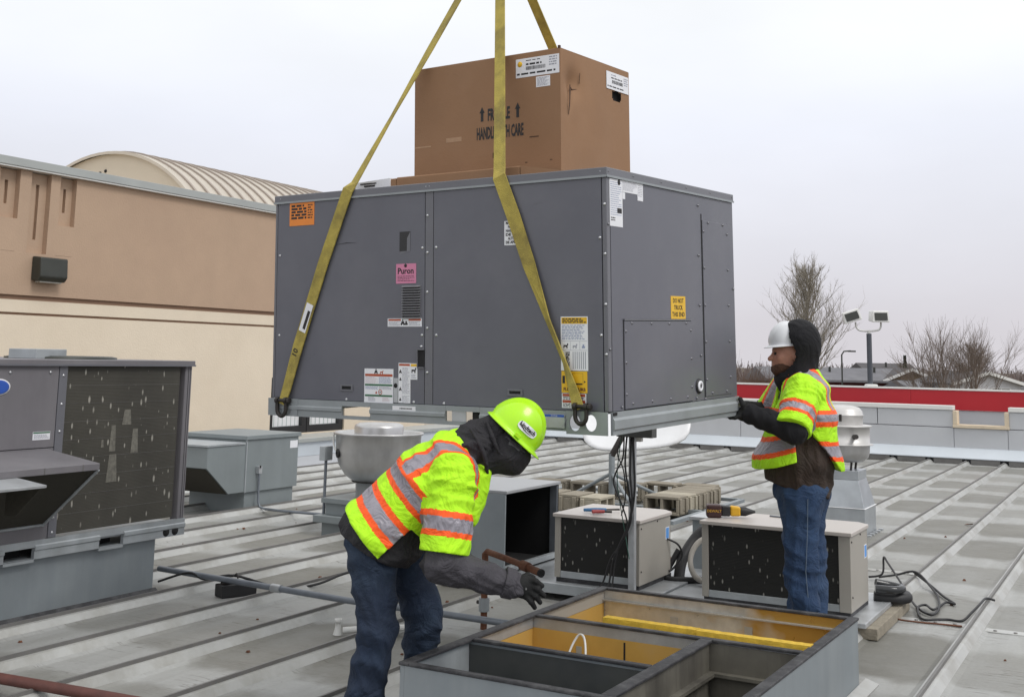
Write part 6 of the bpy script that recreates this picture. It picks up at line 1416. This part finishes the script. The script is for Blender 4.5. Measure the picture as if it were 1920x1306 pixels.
def v2_class(c):
    c = c.astype(f32); u, y, z = c[:, 0], c[:, 1], c[:, 2]
    sd = V(*E2L) - V(*S2L); sd = sd / np.linalg.norm(sd); up = (c - V(*S2L)) @ sd; rad = np.linalg.norm(c - V(*S2L) - up[:, None] * sd, axis=1)
    slv = (rad < .135) & (up > .05) & (y < -.20) & ((u < .04))
    zb = z - .28 * np.minimum(u + .10, 0) - .0
    low = np.where(u < 0, z - .33 * (u + .05) - 1.115, z + .05 * u - 1.06)
    vw = np.abs(np.abs(y) - .135); vert = (z > 1.40) & ~slv
    tape = (slv & band(up, .135, .178)) | (~slv & (band(z, 1.335, 1.378) | band(low, .085, .145))) | (vert & (vw < .026))
    org = (slv & (band(up, .112, .135) | band(up, .178, .200))) | (~slv & (band(z, 1.305, 1.335) | band(z, 1.378, 1.402) | band(low, .058, .085) | band(low, .145, .170))) | (vert & (vw < .047))
    return tape, org
split_part('hi_vis_vest', vest2, (-.36, -.48, .98), (.34, .40, 1.72), .0058, w2, [('hi_vis_vest', M['lime'], None), ('reflective_tape', M['tape'], lambda c: v2_class(c)[0]), ('orange_trim', M['hi_orange'], lambda c: v2_class(c)[1])])
def glove2(P, y=-.225):
    d = ell(P, (-.375, y, 1.372), (.050, .040, .034)); d = smin(d, cone(P, W2L, (-.365, y - .005, 1.372), .045, .040), .02)
    for i in range(4):
        yy = y - .030 + i * .021
        d = smin(d, chain(P, [(-.395, yy, 1.362), (-.425, yy, 1.352), (-.452, yy, 1.352 + .004 * i), (-.470 + .008 * abs(i - 1), yy, 1.362)], [.0135, .0125, .0115, .0105], .006), .007)
    return smin(d, chain(P, [(-.365, y - .030, 1.39), (-.378, y - .034, 1.425), (-.392, y - .022, 1.456)], [.020, .0165, .0135], .008), .012)
net_part('glove', glove2, (-.52, -.32, 1.29), (-.28, -.12, 1.50), .004, M['glove'], w2)
def glove3(P): 
    y = .0; d = ell(P, (-.385, y, 1.372), (.048, .036, .030)); d = smin(d, cone(P, W2R, (-.37, y, 1.372), .045, .038), .02)
    for i in range(4):
        yy = y - .03 + i * .021; d = smin(d, chain(P, [(-.405, yy, 1.365), (-.432, yy, 1.362), (-.455, yy, 1.372)], [.0135, .0125, .0115], .006), .007)
    return smin(d, chain(P, [(-.375, y - .03, 1.385), (-.395, y - .036, 1.41), (-.41, y - .03, 1.43)], [.019, .015, .0125], .008), .012)
net_part('glove', glove3, (-.50, -.09, 1.30), (-.28, .09, 1.47), .004, M['glove'], w2)
net_part('boots', lambda P: boots(P, [((.095, .11, .05), (-.08, .12, .045), (.085, .11, .14)), ((.005, -.105, .05), (-.17, -.11, .045), (-.005, -.105, .14))]), (-.28, -.22, -.01), (.2, .24, .24), .009, M['boot'], w2)
# ------------------------------------------------------------------ beyond the roof: lamp, trees, houses
HDv, EUv = Vector((-math.sin(YAW), math.cos(YAW), 0)), Vector((math.cos(YAW), math.sin(YAW), 0))
def far(lat, dist, z=-5.2): 
    p = HDv * dist + EUv * lat; return (p.x, p.y, z)
M['bark'] = mat('grey brown bark', (.13, .10, .08), .9, 0, .2, 2)
M['twig'] = mat('bare twigs', (.19, .15, .125), .9, 0, .2, 2)
M['twig_pale'] = mat('pale bare twigs', (.30, .27, .225), .9, 0, .2, 2)
M['twig_brown'] = mat('brown brush twigs', (.135, .085, .062), .9, 0, .25, 1)
def bare_tree(name, label, lat, dist, height, spread, seed, mt, mb_, stems=1, depth=5, trunk_frac=.3, up=.25, kids=(3, 4), r0=None, group='bare trees beyond the roof'):
    rg_ = random.Random(seed); t = thing(name, label, 'tree', far(lat, dist), (0, 0, rg_.random() * 6), group)
    tr, cr = MB(), MB(); r0 = r0 or height * .016
    def grow(p, d, L, r, dep):
        n_ = 3 if dep > 1 else 2; pts = [p]; q = Vector(p); dd = Vector(d)
        for i in range(n_):
            dd = (dd + Vector((rg_.uniform(-1, 1), rg_.uniform(-1, 1), rg_.uniform(-.3, 1) * up * 2)) * .16).normalized(); q = q + dd * L / n_; pts.append(q.copy())
        rs = [r * (1 - .45 * i / n_) for i in range(n_ + 1)]
        (tr if dep >= depth - 0 else cr).tube(pts, rs, 6 if dep >= depth - 1 else (4 if dep >= 2 else 3), caps=False)
        if dep == 0: return
        for k in range(rg_.randint(*kids) + (2 if dep == 1 else 0)):
            f = rg_.uniform(.35, 1.0) if dep < depth else rg_.uniform(.55, 1.0)
            i = min(int(f * n_), n_ - 1); b = pts[i].lerp(pts[i + 1], f * n_ - i)
            ax = dd.cross(Vector((rg_.uniform(-1, 1), rg_.uniform(-1, 1), rg_.uniform(-1, 1)))).normalized()
            a = rg_.uniform(.30, .75) * spread; nd = (Matrix.Rotation(a, 3, ax) @ dd + Vector((0, 0, up * .6))).normalized()
            grow(b, nd, L * rg_.uniform(.55, .78), rs[i] * rg_.uniform(.5, .62), dep - 1)
        grow(pts[-1], dd, L * .68, rs[-1] * .9, dep - 1)
    for k in range(stems):
        a = 6.283 * k / max(stems, 1) + rg_.random(); lean = 0 if stems == 1 else .35 * spread
        grow(Vector((0, 0, 0)), Vector((math.cos(a) * lean, math.sin(a) * lean, 1)).normalized(), height * trunk_frac, r0 / (1 if stems == 1 else 1.5), depth)
    tr.build('trunk', mb_, t); cr.build('crown', mt, t); return t
def oval_tree(label, lat, dist, height, crown_w, crown_base, seed, mt, nb=70, elev=(.75, 1.15)):
    """ascending side branches all along a leader, cut to an oval crown"""
    rg_ = random.Random(seed); t = thing('bare_tree', label, 'tree', far(lat, dist), (0, 0, 0), 'bare trees beyond the roof'); tr, cr = MB(), MB()
    lead = [Vector((rg_.uniform(-.12, .12) * i * .25, rg_.uniform(-.12, .12) * i * .25, height * .93 * i / 8)) for i in range(9)]
    tr.tube(lead, [height * .014 * (1 - .9 * i / 8) + .015 for i in range(9)], 6, caps=False)
    def env(z):
        f = (z - crown_base) / (height - crown_base); return crown_w * .5 * math.sqrt(max(0, 1 - (2 * f - 1) ** 2)) if 0 < f < 1 else 0
    def shoot(p, d, L, r, lev):
        pts = [p]; q = p.copy(); dd = d.copy(); n_ = 4 if lev else 3
        for i in range(n_):
            dd = (dd + Vector((rg_.gauss(0, .12), rg_.gauss(0, .12), rg_.gauss(.10, .08)))).normalized(); q = q + dd * (L / n_); pts.append(q.copy())
        cr.tube(pts, [r * (1 - .7 * i / n_) for i in range(n_ + 1)], 4 if lev > 1 else 3, caps=False)
        if lev == 0: return
        for k in range((9, 8)[2 - lev] if lev <= 2 else 7):
            f = rg_.uniform(.2, 1); i = min(int(f * n_), n_ - 1); b_ = pts[i].lerp(pts[i + 1], f * n_ - i)
            nd = (dd + Vector((rg_.gauss(0, .55), rg_.gauss(0, .55), rg_.gauss(.15, .3)))).normalized()
            shoot(b_, nd, L * rg_.uniform(.28, .5), r * .42, lev - 1)
    for k in range(nb):
        z = crown_base * .75 + (height * .90 - crown_base * .75) * ((k + rg_.random()) / nb); a_ = rg_.random() * 6.283; el = rg_.uniform(*elev)
        d = Vector((math.cos(a_) * math.cos(el), math.sin(a_) * math.cos(el), math.sin(el)))
        L = .6
        while L < crown_w * 1.2 and math.hypot(d.x * L, d.y * L) < env(z + d.z * L) : L += .25
        i = min(int(z / (height * .93) * 8), 7); f = z / (height * .93) * 8 - i; base_ = lead[i].lerp(lead[i + 1], f)
        if L > .7: shoot(base_, d, L * rg_.uniform(.72, .9), .045, 2)
    tr.build('trunk', M['bark'], t); cr.build('crown', mt, t); return t
oval_tree('tall pale bare tree rising behind the standing worker', 23.4, 92, 14.8, 6.4, 5.6, 11, M['twig_pale'])
bare_tree('bare_tree', 'wide dark bare tree left of the white gabled house', 26.2, 70, 8.9, .92, 23, M['twig'], M['bark'], 4, 4, .42, .22, (3, 4), .22)
oval_tree('finer brown bare tree overlapping the right side of the wide dark one', 41.0, 105, 9.0, 4.4, 3.6, 35, M['twig'], 60, (.6, 1.0))
k_ = 0
for lat, dist, h, lab in ((14.2, 72, 8.3, 'brown leafless thicket tree touching the hoisted unit corner'), (16.0, 80, 7.6, 'brown leafless thicket tree just left of the white hard hat'), (17.6, 78, 6.9, 'low brown thicket tree behind the bearded face'), (15.2, 66, 6.6, 'short brown thicket tree above the red band at its left end'), (19.8, 88, 7.2, 'brown thicket tree behind the black hood'), (22.4, 90, 6.8, 'low brown thicket under the tall pale tree'), (52.0, 122, 7.4, 'brown leafless tree at the right picture edge')):
    k_ += 1; bare_tree('thicket_tree', lab, lat, dist, h, .9, 50 + k_, M['twig_brown'], M['twig_brown'], 7, 3, .38, .3, (4, 6), h * .012, 'brown thicket trees')
# far woods that read as one mass
rgw = random.Random(3); wd = MB()
for i in range(330):
    dist = rgw.uniform(210, 330); lat = dist * rgw.uniform(.16, .47); h = rgw.uniform(5.5, 8.2); b = Vector(far(lat, dist))
    for j in range(16):
        d = Vector((rgw.gauss(0, .45), rgw.gauss(0, .45), 1)).normalized(); L = h * rgw.uniform(.55, 1.0); a = b + Vector((rgw.gauss(0, .8), rgw.gauss(0, .8), 0)); e_ = a + d * L
        w = EUv * rgw.uniform(.09, .22); wd.quad(a - w, a + w, e_ + w * .3, e_ - w * .3)
tag(wd.build('distant_woods', mat('distant bare woods', (.17, .14, .135), .95, 0, .3, .05)), 'hazy line of distant bare woods along the horizon', 'woods', kind='stuff')
def house(name, label, lat, dist, w, d, eave, ridge, wall_m, roof_m, gable_front=False, windows=(), rot=0.0, base=-5.2):
    t = thing(name, label, 'house', far(lat, dist, base), (0, 0, YAW + rot)); e_, r_ = eave - base, ridge - base
    if gable_front:
        g_ = MB(); g_.prism([(-w / 2, 0, 0), (w / 2, 0, 0), (w / 2, 0, e_), (0, 0, r_), (-w / 2, 0, e_)], (0, 0, 0), (0, d, 0)); g_.build('wall', wall_m, t)
        for sx in (-1, 1):
            s_q = MB(); o = .5; sl = (r_ - e_) / (w / 2); x = sx * (w / 2 + o); ze = e_ - sl * o
            s_q.hexa([(0, -.5, r_ + .03), (x, -.5, ze + .03), (x, d + .5, ze + .03), (0, d + .5, r_ + .03), (0, -.5, r_ + .2), (x, -.5, ze + .2), (x, d + .5, ze + .2), (0, d + .5, r_ + .2)]); s_q.build('roof_slope', roof_m, t)
            f_q = MB(); f_q.hexa([(0, -.56, r_ - .05), (x, -.56, ze - .05), (x, -.505, ze - .05), (0, -.505, r_ - .05), (0, -.56, r_ + .22), (x, -.56, ze + .22), (x, -.505, ze + .22), (0, -.505, r_ + .22)]); f_q.build('barge_board', M['cap_white'], t)
    else:
        Bx('wall', wall_m, t, -w / 2, 0, 0, w / 2, d, e_)
        rq = MB(); rq.prism([(-w / 2 - .5, -.6, e_), (-w / 2 - .5, d / 2, r_), (-w / 2 - .5, d + .6, e_), (-w / 2 - .5, d + .6, e_ - .2), (-w / 2 - .5, -.6, e_ - .2)], (0, 0, 0), (w + 1, 0, 0)); rq.build('roof', roof_m, t)
        rr2 = random.Random(9)
        for k in range(3): x = (-.35 + .32 * k) * w; MB().tube([(x, d * .3, e_ + (r_ - e_) * .5), (x, d * .3, r_ - .1 + .2)], .12, 6).build('roof_vent', M['lamp_body'], t)
    for (x, z0, ww, hh) in windows:
        wn2 = Bx('window', M['cap_white'], t, x - ww / 2 - .1, -.06, z0 - base - .1, x + ww / 2 + .1, -.01, z0 - base + hh + .1); 
        for s in (-1, 1): Bx('pane', M['frame'], wn2, x + s * ww / 4 - ww / 4 + .04, -.085, z0 - base, x + s * ww / 4 + ww / 4 - .04, -.061, z0 - base + hh)
    return t
RS1 = mat('grey shingles', (.15, .15, .165), .9, 0, .2, .6, dirt=(.24, .24, .25), dirt_amt=.5, dscale=.4); RS2 = mat('dark shingles', (.085, .08, .085), .9, 0, .2, .6)
house('house', 'long low house with grey shingle roof and dark red wall behind the lamp pole', 31.5, 112, 13.5, 9, .22, 1.35, mat('dark red siding', (.085, .022, .020), .8), RS1, False, ((-3.5, -1.4, 1.6, .9), (1.5, -1.4, 1.6, .9)))
house('house', 'tan house with a plain gable end beside the red house', 38.0, 112, 4.6, 10, .28, 1.22, mat('tan siding', (.27, .20, .125), .85), RS2, True)
house('house', 'small dark-roofed house peeking above the tan gable', 43.0, 132, 5.2, 8, .7, 1.9, mat('brown siding', (.12, .09, .07), .85), RS2, False)
house('house', 'white gabled house with a double window at right', 40.4, 100, 5.6, 9, .25, 1.10, mat('white siding', (.62, .62, .64), .8), RS2, True, ((1.1, -.62, 1.5, .5),))
house('house', 'dark-roofed house cut by the right picture edge', 46.9, 104, 5, 8, -.4, .45, mat('grey siding', (.25, .25, .27), .8), RS2, False)
house('house', 'pale-roofed low house between the wide tree and the white house', 37.6, 104, 4.0, 7, -.35, .35, mat('pale siding', (.35, .33, .31), .8), RS1, False)
ev = thing('evergreen_tree', 'small dark evergreen standing beside the tan house', 'tree', far(44.2, 132), (0, 0, 0)); rge = random.Random(2)
MB().tube([(0, 0, 0), (0, 0, 5.5)], [.25, .1], 6).build('trunk', M['bark'], ev); eg_ = MB()
for i in range(420):
    z = rge.uniform(2.2, 8.0); rr_ = (8.2 - z) * .26; a = rge.random() * 6.283; L = rr_ * rge.uniform(.4, 1); p = Vector((math.cos(a) * L * .3, math.sin(a) * L * .3, z)); q = Vector((math.cos(a) * L, math.sin(a) * L, z - .35)); w = Vector((-math.sin(a), math.cos(a), .3)) * .18
    eg_.quad(p - w, p + w, q + w * .5, q - w * .5)
eg_.build('crown', mat('dark needles', (.022, .034, .024), .9, 0, .3, 2), ev)
# twin floodlight pole
lp = thing('light_pole', 'tall grey parking-lot pole with twin white floodlights', 'street lamp', far(13.73, 45), (0, 0, YAW))
PZ = 8.05
MB().tube([(0, 0, 0), (0, 0, PZ)], .10, 4).build('pole', mat('grey blue pole paint', (.085, .095, .115), .5, .1, .08), lp)
MB().tube(smooth_path([(-.50, 0, PZ + .42), (-.48, 0, PZ + .25), (-.36, 0, PZ + .12), (0, 0, PZ + .09), (.36, 0, PZ + .14), (.46, 0, PZ + .27), (.46, 0, PZ + .46)], 5), .035, 8).build('bracket', M['cap_white'], lp)
MB().tube([(0, 0, PZ - .02), (0, 0, PZ + .12)], .06, 8).build('tenon', M['cap_white'], lp)
for sx, ry, rz_ in ((-.62, -.32, -.2), (.42, -.02, .05)):
    hh = MB(); hh.hexa([(-.36, -.26, -.20), (.30, -.26, -.20), (.30, .26, -.12), (-.36, .26, -.12), (-.32, -.20, .24), (.30, -.20, .24), (.26, .30, .26), (-.30, .30, .26)]); h_o = hh.build('floodlight', M['cap_white'], lp, .03); h_o.location = (sx, 0, PZ + .62); h_o.rotation_euler = (0, ry, rz_)
    lq = MB(); lq.hexa([(-.27, -.275, -.12), (.22, -.275, -.12), (.22, -.262, -.12), (-.27, -.262, -.12), (-.27, -.232, .17), (.22, -.232, .17), (.22, -.215, .17), (-.27, -.215, .17)]); lq.build('lamp_lens', M['lamp_body'], h_o)
Bx('junction_box', M['cap_white'], lp, -.20, -.22, 5.72, .24, .12, 6.15, .05)
up_ = thing('street_lamp', 'tiny distant street lamp left of the floodlight pole', 'street lamp', far(29.0, 103), (0, 0, YAW)); MB().tube([(0, 0, 0), (0, 0, 7.7), (.2, 0, 8.0), (.8, 0, 8.05)], .07, 6).build('pole', M['lamp_body'], up_); Bx('lamp_head', M['lamp_body'], up_, .6, -.15, 7.95, 1.2, .15, 8.08)
